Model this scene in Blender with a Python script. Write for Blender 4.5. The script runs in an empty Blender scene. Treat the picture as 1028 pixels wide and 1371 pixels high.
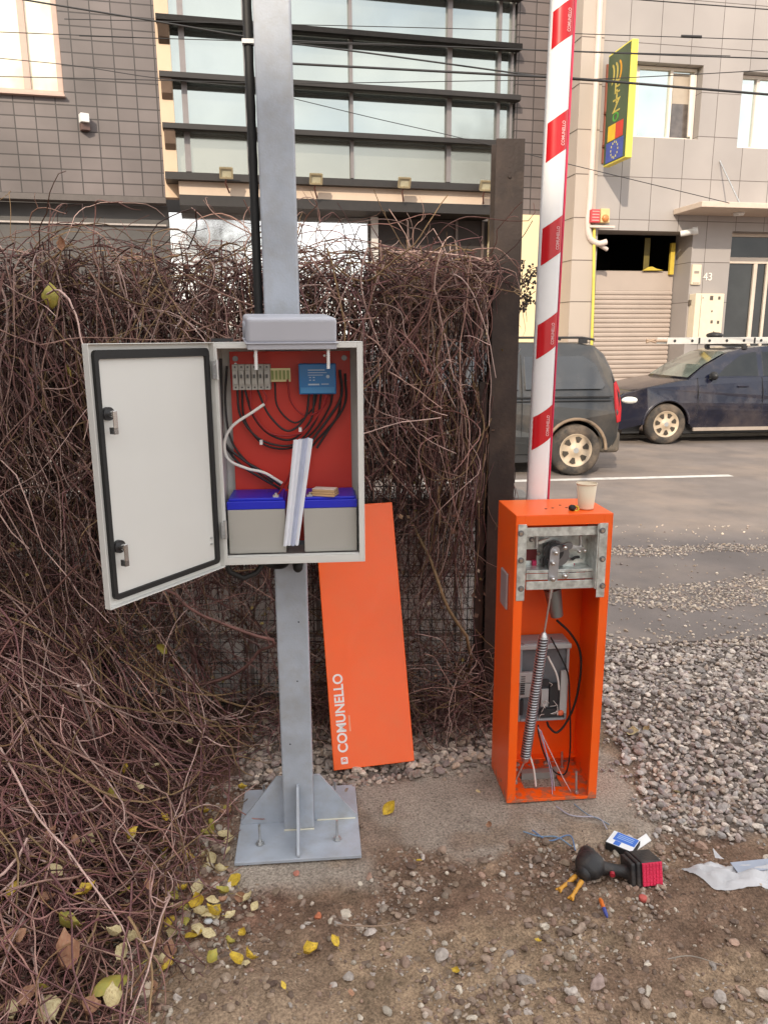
import bpy, math, random
import numpy as np
from mathutils import Matrix, Vector
R=math.radians
random.seed(7); RNG=np.random.default_rng(11)
sc=bpy.context.scene
# ---------------------------------------------------------------- camera
F_PX=1030.; H0=1.62; NAD=4560.
PIT=math.atan(F_PX/NAD); ROLL=26/NAD
cd=bpy.data.cameras.new('camera'); cam=bpy.data.objects.new('camera',cd); sc.collection.objects.link(cam); sc.camera=cam
cd.sensor_fit='VERTICAL'; cd.sensor_height=36; cd.lens=36*F_PX/1371.; cd.clip_start=.05; cd.clip_end=500
cam.matrix_world=Matrix.Translation((0,0,H0))@Matrix.Rotation(math.pi/2-PIT,4,'X')@Matrix.Rotation(-ROLL,4,'Z')
# ---------------------------------------------------------------- light
SUN_EL,SUN_AZ=R(30),R(196)      # azimuth measured clockwise from +Y: behind the camera and a little to the left
w=bpy.data.worlds.new('World'); sc.world=w; w.use_nodes=True; nt=w.node_tree; nt.nodes.clear()
N=nt.nodes.new; L=nt.links.new
out=N('ShaderNodeOutputWorld'); bg=N('ShaderNodeBackground'); sky=N('ShaderNodeTexSky'); sky.sky_type='NISHITA'
sky.sun_disc=False; sky.sun_elevation=SUN_EL; sky.sun_rotation=SUN_AZ; sky.air_density=1; sky.dust_density=2
tc=N('ShaderNodeTexCoord'); mp=N('ShaderNodeMapping'); mp.inputs['Scale'].default_value=(1,1,2.6)
nz=N('ShaderNodeTexNoise'); nz.inputs['Scale'].default_value=4.6; nz.inputs['Detail'].default_value=8; nz.inputs['Roughness'].default_value=.62
rp=N('ShaderNodeValToRGB'); rp.color_ramp.elements[0].position=.38; rp.color_ramp.elements[1].position=.60
rp.color_ramp.elements[0].color=(.38,.38,.38,1); rp.color_ramp.elements[1].color=(1,1,1,1)
mx=N('ShaderNodeMix'); mx.data_type='RGBA'; mx.inputs[7].default_value=(8.8,8.5,8.2,1)
L(tc.outputs['Generated'],mp.inputs[0]); L(mp.outputs[0],nz.inputs['Vector']); L(nz.outputs['Fac'],rp.inputs[0])
L(rp.outputs[0],mx.inputs[0]); L(sky.outputs[0],mx.inputs[6]); L(mx.outputs[2],bg.inputs[0]); bg.inputs[1].default_value=.14
L(bg.outputs[0],out.inputs[0])
sl=bpy.data.lights.new('sun','SUN'); sl.energy=2.4; sl.angle=R(.5); sl.color=(1,.86,.68)
so=bpy.data.objects.new('sun',sl); sc.collection.objects.link(so)
sd=Vector((math.sin(SUN_AZ)*math.cos(SUN_EL),math.cos(SUN_AZ)*math.cos(SUN_EL),math.sin(SUN_EL)))
so.rotation_euler=sd.to_track_quat('Z','Y').to_euler()
sc.view_settings.view_transform='Standard'; sc.view_settings.look='None'; sc.view_settings.gamma=1; sc.view_settings.exposure=.76
# ---------------------------------------------------------------- measuring helpers (photo pixel -> real plane)
def ray(x,y):
    u=x-514.; v=685.5-y; ul=u+ROLL*v; vl=v-ROLL*u
    return Vector((ul,F_PX*math.cos(PIT)+vl*math.sin(PIT),-F_PX*math.sin(PIT)+vl*math.cos(PIT)))
def gp(x,y,z=0):
    r=ray(x,y); t=(z-H0)/r.z; return Vector((r.x*t,r.y*t,z))
def yp(x,y,Y):
    r=ray(x,y); t=Y/r.y; return Vector((r.x*t,Y,H0+r.z*t))
class Frame:
    def __init__(s,ox,oy,deg,oz=0): s.o=(ox,oy); s.a=R(deg); s.oz=oz
    def at(s,x,y,d=0):
        nx,ny=-math.sin(s.a),math.cos(s.a); px,py=s.o[0]+nx*d,s.o[1]+ny*d
        r=ray(x,y); t=(px*nx+py*ny)/(r.x*nx+r.y*ny); X,Y=r.x*t-s.o[0],r.y*t-s.o[1]
        return (X*math.cos(s.a)+Y*math.sin(s.a), H0+r.z*t-s.oz)
    def rect(s,x0,y0,x1,y1,d=0):
        a=s.at(x0,(y0+y1)/2,d)[0]; b=s.at(x1,(y0+y1)/2,d)[0]; c=s.at((x0+x1)/2,y1,d)[1]; e=s.at((x0+x1)/2,y0,d)[1]
        return a,b,c,e
    def p3(s,x,y,d): q=s.at(x,y,d); return (q[0],d,q[1])
    def world(s,lx,ly,lz=0):
        c,n=math.cos(s.a),math.sin(s.a); return Vector((s.o[0]+lx*c-ly*n,s.o[1]+lx*n+ly*c,s.oz+lz))
# ---------------------------------------------------------------- materials
MATS={}
def nodes(m): m.use_nodes=True; return m.node_tree.nodes,m.node_tree.links
def mat(name,col,rough=.6,metal=0,var=.12,scale=8,bump=0,bscale=60,dirt=None,dscale=5,damt=.5,spec=.5,coat=0,ior=None,trans=0,alpha=1,attr=False):
    if name in MATS: return MATS[name]
    m=bpy.data.materials.new(name); n,l=nodes(m); b=n['Principled BSDF']
    b.inputs['Roughness'].default_value=rough; b.inputs['Metallic'].default_value=metal
    b.inputs['Specular IOR Level'].default_value=spec; b.inputs['Coat Weight'].default_value=coat
    if ior: b.inputs['IOR'].default_value=ior
    b.inputs['Transmission Weight'].default_value=trans; b.inputs['Alpha'].default_value=alpha
    t=n.new('ShaderNodeTexCoord'); z=n.new('ShaderNodeTexNoise'); z.inputs['Scale'].default_value=scale; z.inputs['Detail'].default_value=6
    l.new(t.outputs['Object'],z.inputs['Vector'])
    mr=n.new('ShaderNodeMapRange'); mr.inputs[1].default_value=.3; mr.inputs[2].default_value=.7; mr.inputs[3].default_value=1-var; mr.inputs[4].default_value=1+var
    l.new(z.outputs['Fac'],mr.inputs[0])
    mul=n.new('ShaderNodeVectorMath'); mul.operation='SCALE'
    if attr:
        a=n.new('ShaderNodeAttribute'); a.attribute_name='Col'; l.new(a.outputs['Color'],mul.inputs[0])
    else: mul.inputs[0].default_value=col[:3]
    l.new(mr.outputs[0],mul.inputs['Scale']); res=mul.outputs[0]
    if dirt:
        z2=n.new('ShaderNodeTexNoise'); z2.inputs['Scale'].default_value=dscale; z2.inputs['Detail'].default_value=8; z2.inputs['Roughness'].default_value=.65
        l.new(t.outputs['Object'],z2.inputs['Vector'])
        r2=n.new('ShaderNodeMapRange'); r2.inputs[1].default_value=.45; r2.inputs[2].default_value=.7; r2.inputs[3].default_value=0; r2.inputs[4].default_value=damt
        l.new(z2.outputs['Fac'],r2.inputs[0]); mm=n.new('ShaderNodeMix'); mm.data_type='RGBA'; mm.inputs[7].default_value=(*dirt,1)
        l.new(r2.outputs[0],mm.inputs[0]); l.new(res,mm.inputs[6]); res=mm.outputs[2]
    l.new(res,b.inputs['Base Color'])
    rv=n.new('ShaderNodeMapRange'); rv.inputs[3].default_value=max(0,rough-.08); rv.inputs[4].default_value=min(1,rough+.1)
    l.new(z.outputs['Fac'],rv.inputs[0]); l.new(rv.outputs[0],b.inputs['Roughness'])
    if bump:
        z3=n.new('ShaderNodeTexNoise'); z3.inputs['Scale'].default_value=bscale; z3.inputs['Detail'].default_value=5
        l.new(t.outputs['Object'],z3.inputs['Vector']); bp=n.new('ShaderNodeBump'); bp.inputs['Strength'].default_value=bump; bp.inputs['Distance'].default_value=.01
        l.new(z3.outputs['Fac'],bp.inputs['Height']); l.new(bp.outputs[0],b.inputs['Normal'])
    MATS[name]=m; return m
def tilemat(name,c1,c2,joint,w,h,jt=.012,rough=.55,var=.15,stag=0):
    m=bpy.data.materials.new(name); n,l=nodes(m); b=n['Principled BSDF']; b.inputs['Roughness'].default_value=rough
    t=n.new('ShaderNodeTexCoord'); sp=n.new('ShaderNodeSeparateXYZ'); cb=n.new('ShaderNodeCombineXYZ')
    l.new(t.outputs['Object'],sp.inputs[0]); l.new(sp.outputs[0],cb.inputs[0]); l.new(sp.outputs[2],cb.inputs[1])
    br=n.new('ShaderNodeTexBrick'); br.offset=stag; br.inputs['Scale'].default_value=1; br.inputs['Brick Width'].default_value=w; br.inputs['Row Height'].default_value=h
    br.inputs['Mortar Size'].default_value=jt; br.inputs['Mortar Smooth'].default_value=.1
    br.inputs['Color1'].default_value=(*c1,1); br.inputs['Color2'].default_value=(*c2,1); br.inputs['Mortar'].default_value=(*joint,1)
    l.new(cb.outputs[0],br.inputs['Vector'])
    z=n.new('ShaderNodeTexNoise'); z.inputs['Scale'].default_value=.7; z.inputs['Detail'].default_value=7; l.new(t.outputs['Object'],z.inputs['Vector'])
    mr=n.new('ShaderNodeMapRange'); mr.inputs[1].default_value=.3; mr.inputs[2].default_value=.7; mr.inputs[3].default_value=1-var; mr.inputs[4].default_value=1+var
    l.new(z.outputs['Fac'],mr.inputs[0]); v=n.new('ShaderNodeVectorMath'); v.operation='SCALE'; l.new(br.outputs['Color'],v.inputs[0]); l.new(mr.outputs[0],v.inputs['Scale'])
    l.new(v.outputs[0],b.inputs['Base Color'])
    bp=n.new('ShaderNodeBump'); bp.inputs['Distance'].default_value=.02; bp.inputs['Strength'].default_value=.6; bp.invert=True
    l.new(br.outputs['Fac'],bp.inputs['Height']); l.new(bp.outputs[0],b.inputs['Normal']); return m
ORG=mat('orange_paint',(.97,.118,.004),.38,var=.05,scale=3,bump=.05,bscale=300,coat=.10,dirt=(.80,.17,.04),dscale=9,damt=.25)
GRYP=mat('grey_pole_paint',(.38,.42,.48),.48,var=.14,scale=9,bump=.08,bscale=160,dirt=(.29,.27,.24),dscale=11,damt=.5)
CABM=mat('cabinet_paint',(.66,.66,.63),.5,var=.03,scale=4,bump=.04,bscale=500)
RUB=mat('black_rubber',(.012,.012,.012),.6)
BLK=mat('black_plastic',(.02,.02,.022),.45)
CHR=mat('chrome',(.7,.7,.7),.22,metal=1)
STL=mat('zinc_steel',(.55,.56,.56),.38,metal=.85,var=.15,scale=30)
GALV=mat('galvanised',(.66,.70,.68),.36,metal=.65,var=.32,scale=42,bump=.06,bscale=90,dirt=(.34,.36,.35),dscale=14,damt=.5)
DSTL=mat('dark_steel',(.20,.20,.21),.4,metal=.8,var=.15,scale=30)
REDP=mat('red_mounting_plate',(.62,.035,.02),.45,var=.08,scale=4)
BATG=mat('battery_grey',(.40,.385,.35),.55,var=.03)
BATB=mat('battery_blue',(.012,.02,.50),.35,var=.05)
WHT=mat('white_plastic',(.75,.75,.74),.45,var=.04)
WHP=mat('white_paint',(.80,.80,.80),.4,var=.04,scale=3,dirt=(.55,.54,.5),dscale=6,damt=.2)
REDR=mat('red_reflective',(.50,.006,.012),.3,var=.06)
PINK=mat('red_edge',(.62,.02,.08),.4)
# ---------------------------------------------------------------- mesh builder
class MB:
    def __init__(s): s.V=[];s.F=[];s.M=[];s.S=[];s.T=None
    def add(s,vs,fs,mi=0,sm=False):
        o=len(s.V)
        for v in vs:
            v=Vector(v); s.V.append(tuple(s.T@v if s.T else v))
        for f in fs: s.F.append([o+i for i in f]); s.M.append(mi); s.S.append(sm)
    def box(s,x0,x1,y0,y1,z0,z1,mi=0):
        if x0>x1:x0,x1=x1,x0
        if y0>y1:y0,y1=y1,y0
        if z0>z1:z0,z1=z1,z0
        s.add([(x0,y0,z0),(x1,y0,z0),(x1,y1,z0),(x0,y1,z0),(x0,y0,z1),(x1,y0,z1),(x1,y1,z1),(x0,y1,z1)],
              [(0,3,2,1),(4,5,6,7),(0,1,5,4),(1,2,6,5),(2,3,7,6),(3,0,4,7)],mi); return s
    def prism(s,poly,ax,a,b,mi=0,sm=False):
        # poly: 2D points in the plane perpendicular to ax; extruded from a to b
        n=len(poly)
        def P(p,t): return {'x':(t,p[0],p[1]),'y':(p[0],t,p[1]),'z':(p[0],p[1],t)}[ax]
        vs=[P(p,a) for p in poly]+[P(p,b) for p in poly]
        s.add(vs,[list(range(n))[::-1],list(range(n,2*n))],mi,False)
        s.add(vs,[(i,(i+1)%n,n+(i+1)%n,n+i) for i in range(n)],mi,sm); return s
    def tube(s,pts,r,n=8,mi=0,cap=True,sm=True):
        pts=[Vector(p) for p in pts]; m=len(pts); rr=r if isinstance(r,(list,tuple)) else [r]*m
        tg=[(pts[min(i+1,m-1)]-pts[max(i-1,0)]).normalized() for i in range(m)]
        up=Vector((0,0,1)) if abs(tg[0].z)<.9 else Vector((1,0,0)); u=tg[0].cross(up).normalized(); vs=[]
        for i in range(m):
            u=(u-tg[i]*u.dot(tg[i])).normalized(); v=tg[i].cross(u)
            for k in range(n):
                a=2*math.pi*k/n; vs.append(pts[i]+u*math.cos(a)*rr[i]+v*math.sin(a)*rr[i])
        fs=[(i*n+k,i*n+(k+1)%n,(i+1)*n+(k+1)%n,(i+1)*n+k) for i in range(m-1) for k in range(n)]
        s.add(vs,fs,mi,sm)
        if cap: s.add(vs,[list(range(n))[::-1],[(m-1)*n+k for k in range(n)]],mi,False)
        return s
    def cyl(s,p0,p1,r,n=16,mi=0,r1=None): return s.tube([p0,p1],[r,r if r1 is None else r1],n,mi)
    def lathe(s,prof,n=24,mi=0,c=(0,0),cap=False):
        vs=[(c[0]+r*math.cos(2*math.pi*k/n),c[1]+r*math.sin(2*math.pi*k/n),z) for r,z in prof for k in range(n)]
        s.add(vs,[(i*n+k,i*n+(k+1)%n,(i+1)*n+(k+1)%n,(i+1)*n+k) for i in range(len(prof)-1) for k in range(n)],mi,True)
        if cap: s.add(vs,[[k for k in range(n)][::-1],[(len(prof)-1)*n+k for k in range(n)]],mi)
        return s
    def ell(s,c,r,n=14,m=9,mi=0):
        vs=[];
        for j in range(m+1):
            t=math.pi*j/m
            for k in range(n):
                a=2*math.pi*k/n; vs.append((c[0]+r[0]*math.sin(t)*math.cos(a),c[1]+r[1]*math.sin(t)*math.sin(a),c[2]-r[2]*math.cos(t)))
        s.add(vs,[(j*n+k,j*n+(k+1)%n,(j+1)*n+(k+1)%n,(j+1)*n+k) for j in range(m) for k in range(n)],mi,True); return s
    def build(s,name,mats,parent=None,loc=None,rot=None,bevel=0,seg=2,label=None):
        me=bpy.data.meshes.new(name); me.from_pydata(s.V,[],s.F); me.validate()
        for m in (mats if isinstance(mats,(list,tuple)) else [mats]): me.materials.append(m)
        if len(me.polygons)==len(s.M):
            me.polygons.foreach_set('material_index',s.M); me.polygons.foreach_set('use_smooth',s.S)
        me.update(); o=bpy.data.objects.new(name,me); sc.collection.objects.link(o)
        if parent: o.parent=parent
        if loc is not None: o.location=loc
        if rot is not None: o.rotation_euler=rot
        if bevel:
            b=o.modifiers.new('bevel','BEVEL'); b.width=bevel; b.segments=seg; b.limit_method='ANGLE'; b.angle_limit=R(35)
        if label: o['label']=label
        return o
def tag(o,label,cat,group=None,kind=None):
    if label: o['label']=label
    if cat: o['category']=cat
    if group: o['group']=group
    if kind: o['kind']=kind
    return o
def thing(name,label,cat,loc=(0,0,0),rz=0,group=None):
    o=bpy.data.objects.new(name,None); o.empty_display_size=.05; sc.collection.objects.link(o); o.location=loc; o.rotation_euler=(0,0,rz)
    return tag(o,label,cat,group)
def text(s,size,name,m,parent,M,ext=.0006,bold=0,align='CENTER',sx=1):
    c=bpy.data.curves.new('t','FONT'); c.body=s; c.size=size; c.extrude=ext; c.offset=bold; c.align_x=align; c.align_y='CENTER'
    o=bpy.data.objects.new('t',c); sc.collection.objects.link(o); dg=bpy.context.evaluated_depsgraph_get(); dg.update()
    me=bpy.data.meshes.new_from_object(o.evaluated_get(dg)); bpy.data.objects.remove(o)
    me.transform(M@Matrix.Scale(sx,4,(1,0,0))); me.materials.clear(); me.materials.append(m)
    o=bpy.data.objects.new(name,me); sc.collection.objects.link(o); o.parent=parent; return o
def smoothpath(pts,k=6):
    P=[Vector(p) for p in pts]; P=[P[0]*2-P[1]]+P+[P[-1]*2-P[-2]]; o=[]
    for i in range(1,len(P)-2):
        for j in range(k):
            t=j/k; a,b,c,d=P[i-1],P[i],P[i+1],P[i+2]
            o.append(.5*((2*b)+(c-a)*t+(2*a-5*b+4*c-d)*t*t+(3*b-a-3*c+d)*t**3))
    o.append(P[-2]); return o
# numpy mesh for very many faces
def npmesh(name,V,F,m,col=None,smooth=True,mi=None):
    me=bpy.data.meshes.new(name); k=F.shape[1]
    me.vertices.add(len(V)); me.vertices.foreach_set('co',V.astype(np.float32).ravel())
    me.loops.add(F.size); me.loops.foreach_set('vertex_index',F.astype(np.int32).ravel())
    me.polygons.add(len(F)); me.polygons.foreach_set('loop_start',np.arange(0,F.size,k,dtype=np.int32))
    me.polygons.foreach_set('use_smooth',np.full(len(F),smooth)); me.update(calc_edges=True)
    if col is not None:
        a=me.color_attributes.new('Col','FLOAT_COLOR','POINT'); a.data.foreach_set('color',np.c_[col,np.ones(len(col))].astype(np.float32).ravel())
    me.materials.append(m); o=bpy.data.objects.new(name,me); sc.collection.objects.link(o); return o
def vnoise(x,y,s,seed=0):
    r=np.random.default_rng(seed).random((256,256)); x=np.asarray(x)*s+1000; y=np.asarray(y)*s+1000
    xi=np.floor(x).astype(int); yi=np.floor(y).astype(int); fx=x-xi; fy=y-yi; fx=fx*fx*(3-2*fx); fy=fy*fy*(3-2*fy)
    g=lambda a,b:r[a&255,b&255]
    return (g(xi,yi)*(1-fx)+g(xi+1,yi)*fx)*(1-fy)+(g(xi,yi+1)*(1-fx)+g(xi+1,yi+1)*fx)*fy
def fbm(x,y,s,o=4,seed=0): return sum(vnoise(x,y,s*2**i,seed+i)*.5**i for i in range(o))/sum(.5**i for i in range(o))
def sstep(a,b,x): t=np.clip((np.asarray(x)-a)/(b-a),0,1); return t*t*(3-2*t)
# ================================================================ GROUND
def heap_edge(y): return np.interp(y,[1.2,1.55,1.84,2.35,2.7,2.9,3.05],[-.66,-.62,-.66,-.72,-.70,-.56,-.45])
def heap_h(x,y):
    d=heap_edge(y)-x; return sstep(0,.75,d)*(.12+.42*sstep(1.4,3.0,y)*sstep(3.6,3.1,y)+.12*fbm(x,y,3,3,5))
def box_dist(x,y,cx,cy,hx,hy,a):
    c,s=math.cos(a),math.sin(a); dx,dy=x-cx,y-cy; u=np.abs(dx*c+dy*s)-hx; v=np.abs(-dx*s+dy*c)-hy
    return np.maximum(u,v)
def conc_mask(x,y):
    n=(fbm(x,y,6,4,21)-.5)*.22
    a=box_dist(x,y,.50,2.50,.42,.30,R(5))+n; b=box_dist(x,y,-.28,2.27,.24,.26,R(5))+n*.4; c=box_dist(x,y,.15,2.42,.3,.22,R(5))+n
    return sstep(.03,-.05,np.minimum(np.minimum(a,b),c))
def gravel_mask(x,y):
    n=(fbm(x,y,2.2,4,31)-.5)*.5
    right=sstep(.80,1.0,x+n*.6-(2.7-y)*.10*(y<2.7))*sstep(2.28,2.42,y+n*.5)*sstep(3.95,3.85,y-.07*(x-1.5)+n*.12)
    fence=sstep(-.62,-.50,x)*sstep(.75,.62,x)*sstep(2.58,2.72,y+n*.45+.10*sstep(.2,-.3,x))*sstep(3.5,3.4,y)
    return np.maximum(right,fence)
def ground_h(x,y):
    c=conc_mask(x,y); near=sstep(6,4,y)*sstep(-6,-3,x)*sstep(7,5,x)
    h=(fbm(x,y,2.5,3,1)-.5)*.04+(fbm(x,y,13,5,2)-.5)*.038+(vnoise(x,y,60,3)-.5)*.008
    h=h+.045*sstep(.3,0,np.hypot((x+.38),(y-1.58)*1.3))*(.6+.8*vnoise(x,y,12,8))
    h=h+.05*sstep(.7,0,np.hypot((x-1.6)*.8,(y-3.0)))      # gravel bed swells
    h=h-.012
    h=h*(1-c)+(-.002+(vnoise(x,y,9,4)-.5)*.004)*c
    h=np.where((y>3.9),np.minimum(h,-.012),h)
    return h*near-.02*(1-near)
def axis(lo,hi,st,L0,L1):
    a=list(np.arange(lo,hi,st)); s=st; v=a[-1]
    while v<L1: s*=1.25; v+=s; a.append(v)
    s=st; v=a[0]; b=[]
    while v>L0: s*=1.25; v-=s; b.append(v)
    return np.array(b[::-1]+a)
gx=axis(-1.5,2.5,.011,-150,150); gy=axis(1.25,4.0,.011,-60,250)
X,Yg=np.meshgrid(gx,gy); Z=ground_h(X,Yg); V=np.c_[X.ravel(),Yg.ravel(),Z.ravel()]
nx,ny=len(gx),len(gy); I=np.arange((nx-1)*(ny-1)); i0=(I//(nx-1))*nx+I%(nx-1); Fq=np.c_[i0,i0+1,i0+1+nx,i0+nx]
xs,ys=V[:,0],V[:,1]; cm=conc_mask(xs,ys)[:,None]; gm=gravel_mask(xs,ys)[:,None]
n1=fbm(xs,ys,3,5,41)[:,None]; n2=fbm(xs,ys,18,4,45)[:,None]; n3=fbm(xs,ys,1.2,3,49)[:,None]
dirt=np.array([.185,.125,.095])*(1-sstep(.35,.65,n1))+np.array([.29,.215,.155])*sstep(.35,.65,n1)
dirt=dirt*(1-sstep(.5,.7,n3)*.5)+np.array([.22,.11,.085])*sstep(.5,.7,n3)*.5
n4=fbm(xs,ys,45,3,77)[:,None]; dirt=np.array([1.22,1.18,1.08])*dirt*(.50+.85*n2)*(.70+.6*n4)
sand=(sstep(.42,.1,np.hypot(xs+.38,(ys-1.55)*1.2)))[:,None]; dirt=dirt*(1-sand*.8)+np.array([.33,.24,.165])*(.75+.5*n2)*sand*.8
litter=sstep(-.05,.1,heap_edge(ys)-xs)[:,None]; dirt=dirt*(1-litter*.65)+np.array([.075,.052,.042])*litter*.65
conc=np.array([.37,.315,.26])*(.8+.4*fbm(xs,ys,5,5,51))[:,None]*(.88+.24*n2)
smear=sstep(.52,.66,fbm(xs,ys,4,4,55))[:,None]; conc=conc*(1-.55*smear)+dirt*.55*smear
grav=np.array([.20,.165,.14])*(.7+.6*n2)
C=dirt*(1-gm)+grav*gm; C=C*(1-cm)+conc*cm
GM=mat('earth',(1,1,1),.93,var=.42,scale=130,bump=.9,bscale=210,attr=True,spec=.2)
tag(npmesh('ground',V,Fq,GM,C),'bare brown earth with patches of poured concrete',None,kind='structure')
# ================================================================ STREET
ST=Frame(1.643,3.93,6)
def sheet(name,m,x0,x1,y0,y1,z,th=.3,label=None,nx=1):
    b=MB(); b.box(x0,x1,y0,y1,z-th,z); return tag(b.build(name,m,None,(ST.o[0],ST.o[1],0),(0,0,ST.a)),label,None,kind='structure')
ASPH=mat('asphalt',(.20,.172,.158),.85,var=.16,scale=2.2,bump=.35,bscale=220,dirt=(.32,.255,.21),dscale=.9,damt=.75,spec=.3)
PAV=mat('pavement',(.24,.17,.135),.85,var=.15,scale=2,bump=.2,bscale=90,dirt=(.30,.21,.15),dscale=1.3,damt=.6)
sheet('road',ASPH,-80,90,0,8.3,.002,label='worn dusty asphalt road')
sheet('pavement',PAV,-80,90,8.42,14,.05,label='dusty pavement in front of the buildings')
sheet('kerb',mat('kerb_stone',(.30,.26,.22),.8,var=.15,bump=.3),-80,90,8.3,8.42,.055,label='low kerb along the far side of the road')
LINE=mat('road_paint',(.62,.60,.57),.7,var=.2,scale=12)
b=MB()
for (xa,xb) in ((-.75,3.0),(-7.75,-4.0)):
    V_=[]; n=24
    for i in range(n+1):
        x=xa+(xb-xa)*i/n; V_+= [(x,4.73+random.uniform(-.006,.006),.006),(x,4.86+random.uniform(-.006,.006),.006)]
    b.add(V_,[(2*i,2*i+2,2*i+3,2*i+1) for i in range(n)])
tag(b.build('road_marking',LINE,None,(ST.o[0],ST.o[1],0),(0,0,ST.a)),'white lane line painted on the road',None,kind='structure')
# ---- stones
def ico():
    bm_=__import__('bmesh').new(); __import__('bmesh').ops.create_icosphere(bm_,subdivisions=2,radius=1)
    v=np.array([tuple(a.co) for a in bm_.verts]); f=np.array([[q.index for q in a.verts] for a in bm_.faces]); bm_.free(); return v,f
IV,IF=ico()
def stones(name,px,py,pz,size,pal,flat=.65,seed=3,sm=False):
    r=np.random.default_rng(seed); n=len(px); nv=14; var=[]
    for k in range(nv):
        d=np.zeros(len(IV))+1
        for j in range(9):
            a=r.normal(size=3); a/=np.linalg.norm(a); d-=np.maximum(0,(IV@a)-r.uniform(.45,.85))*r.uniform(.5,.95)
        var.append(IV*d[:,None]*r.uniform(.94,1.05,(len(IV),1)))
    var=np.array(var)[r.integers(0,nv,n)]
    sc_=size[:,None]*np.c_[r.uniform(.8,1.25,n),r.uniform(.65,1.0,n),r.uniform(flat*.7,flat*1.15,n)]
    P=var*sc_[:,None,:]; a=r.uniform(0,6.28,n); tl=r.normal(0,.35,n)
    c,s=np.cos(tl)[:,None],np.sin(tl)[:,None]; P=np.stack([P[...,0]*c-P[...,2]*s,P[...,1],P[...,0]*s+P[...,2]*c],-1)
    c,s=np.cos(a)[:,None],np.sin(a)[:,None]; P=np.stack([P[...,0]*c-P[...,1]*s,P[...,0]*s+P[...,1]*c,P[...,2]],-1)
    P+=np.stack([px,py,pz],-1)[:,None,:]
    Fi=(IF[None]+(np.arange(n)*len(IV))[:,None,None]).reshape(-1,3)
    pal=np.array(pal); ci=pal[r.integers(0,len(pal),n)]*r.uniform(.7,1.25,(n,1))
    ci=np.repeat(ci,len(IV),0)
    return npmesh(name,P.reshape(-1,3),Fi,STONE,ci,sm)
STONE=mat('stone',(1,1,1),.8,var=.22,scale=70,bump=.35,bscale=140,attr=True,spec=.35)
PALG=[(.47,.405,.36),(.37,.32,.29),(.56,.49,.43),(.27,.235,.21),(.46,.37,.30),(.38,.31,.28),(.36,.33,.31),(.60,.53,.46),(.30,.25,.24)]
def scatter(n,x0,x1,y0,y1,dens,seed):
    r=np.random.default_rng(seed); x=r.uniform(x0,x1,n); y=r.uniform(y0,y1,n); k=r.random(n)<dens(x,y); return x[k],y[k]
x,y=scatter(46000,.7,3.9,2.2,4.1,lambda x,y:gravel_mask(x,y)*.62,5); s=np.clip(RNG.lognormal(-4.62,.38,len(x)),.003,.022)
tag(stones('gravel_bed',x,y,ground_h(x,y)+s*RNG.uniform(.1,1.1,len(x)),s,PALG),'thick bed of grey crushed stone beside the road','gravel',kind='stuff')
x,y=scatter(9000,-.75,.75,2.5,3.45,lambda x,y:gravel_mask(x,y)*.55,6); s=np.clip(RNG.lognormal(-4.4,.35,len(x)),.005,.024)
tag(stones('gravel_strip',x,y,ground_h(x,y)+s*RNG.uniform(.1,.8,len(x)),s,[(a*.95,b*.9,c*.85) for a,b,c in PALG],seed=8),'grey and beige pebbles under the overgrown fence','gravel',kind='stuff')
def d3(x,y):
    n=fbm(x,y,4,4,61); e=(1-conc_mask(x,y))*(1-.75*sstep(.35,.1,np.hypot(x+.38,y-1.55)))
    return np.clip(sstep(.42,.66,n)*.85+.14,0,1)*e*(1-sstep(.0,.25,heap_edge(y)-x)*.6)
x,y=scatter(26000,-1.1,2.0,1.3,2.6,d3,9); s=np.clip(RNG.lognormal(-5.25,.6,len(x)),.002,.024)
tag(stones('loose_pebbles',x,y,ground_h(x,y)+s*RNG.uniform(-.1,.45,len(x)),s,[(.40,.33,.27),(.28,.205,.155),(.50,.44,.36),(.22,.16,.125),(.34,.225,.17),(.42,.37,.33),(.29,.22,.17),(.24,.17,.13),(.30,.235,.18)],seed=12),'loose pebbles and clods lying on the brown earth','gravel',kind='stuff')
x,y=scatter(2600,-.7,1.9,1.32,2.5,lambda x,y:(1-conc_mask(x,y))*sstep(.40,.62,fbm(x,y,5,4,91))*(1-gravel_mask(x,y))*(heap_edge(y)<x),29); s=np.clip(RNG.lognormal(-4.7,.4,len(x)),.004,.020)
tag(stones('soil_clods',x,y,ground_h(x,y)+s*.05,s,[(.20,.14,.105),(.25,.18,.13),(.165,.11,.085),(.29,.215,.155)],.5,seed=32),'crumbly clods of brown soil','soil',kind='stuff')
x,y=scatter(5000,-.9,1.6,1.35,2.7,lambda x,y:.25+.5*conc_mask(x,y)+.0*x,19); s=np.clip(RNG.lognormal(-6.2,.35,len(x)),.0012,.005)
tag(stones('grit',x,y,ground_h(x,y)+s*.3,s,[(.22,.17,.13),(.34,.28,.22),(.15,.11,.09)],seed=14),'fine grit strewn over earth and concrete','grit',kind='stuff')
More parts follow.
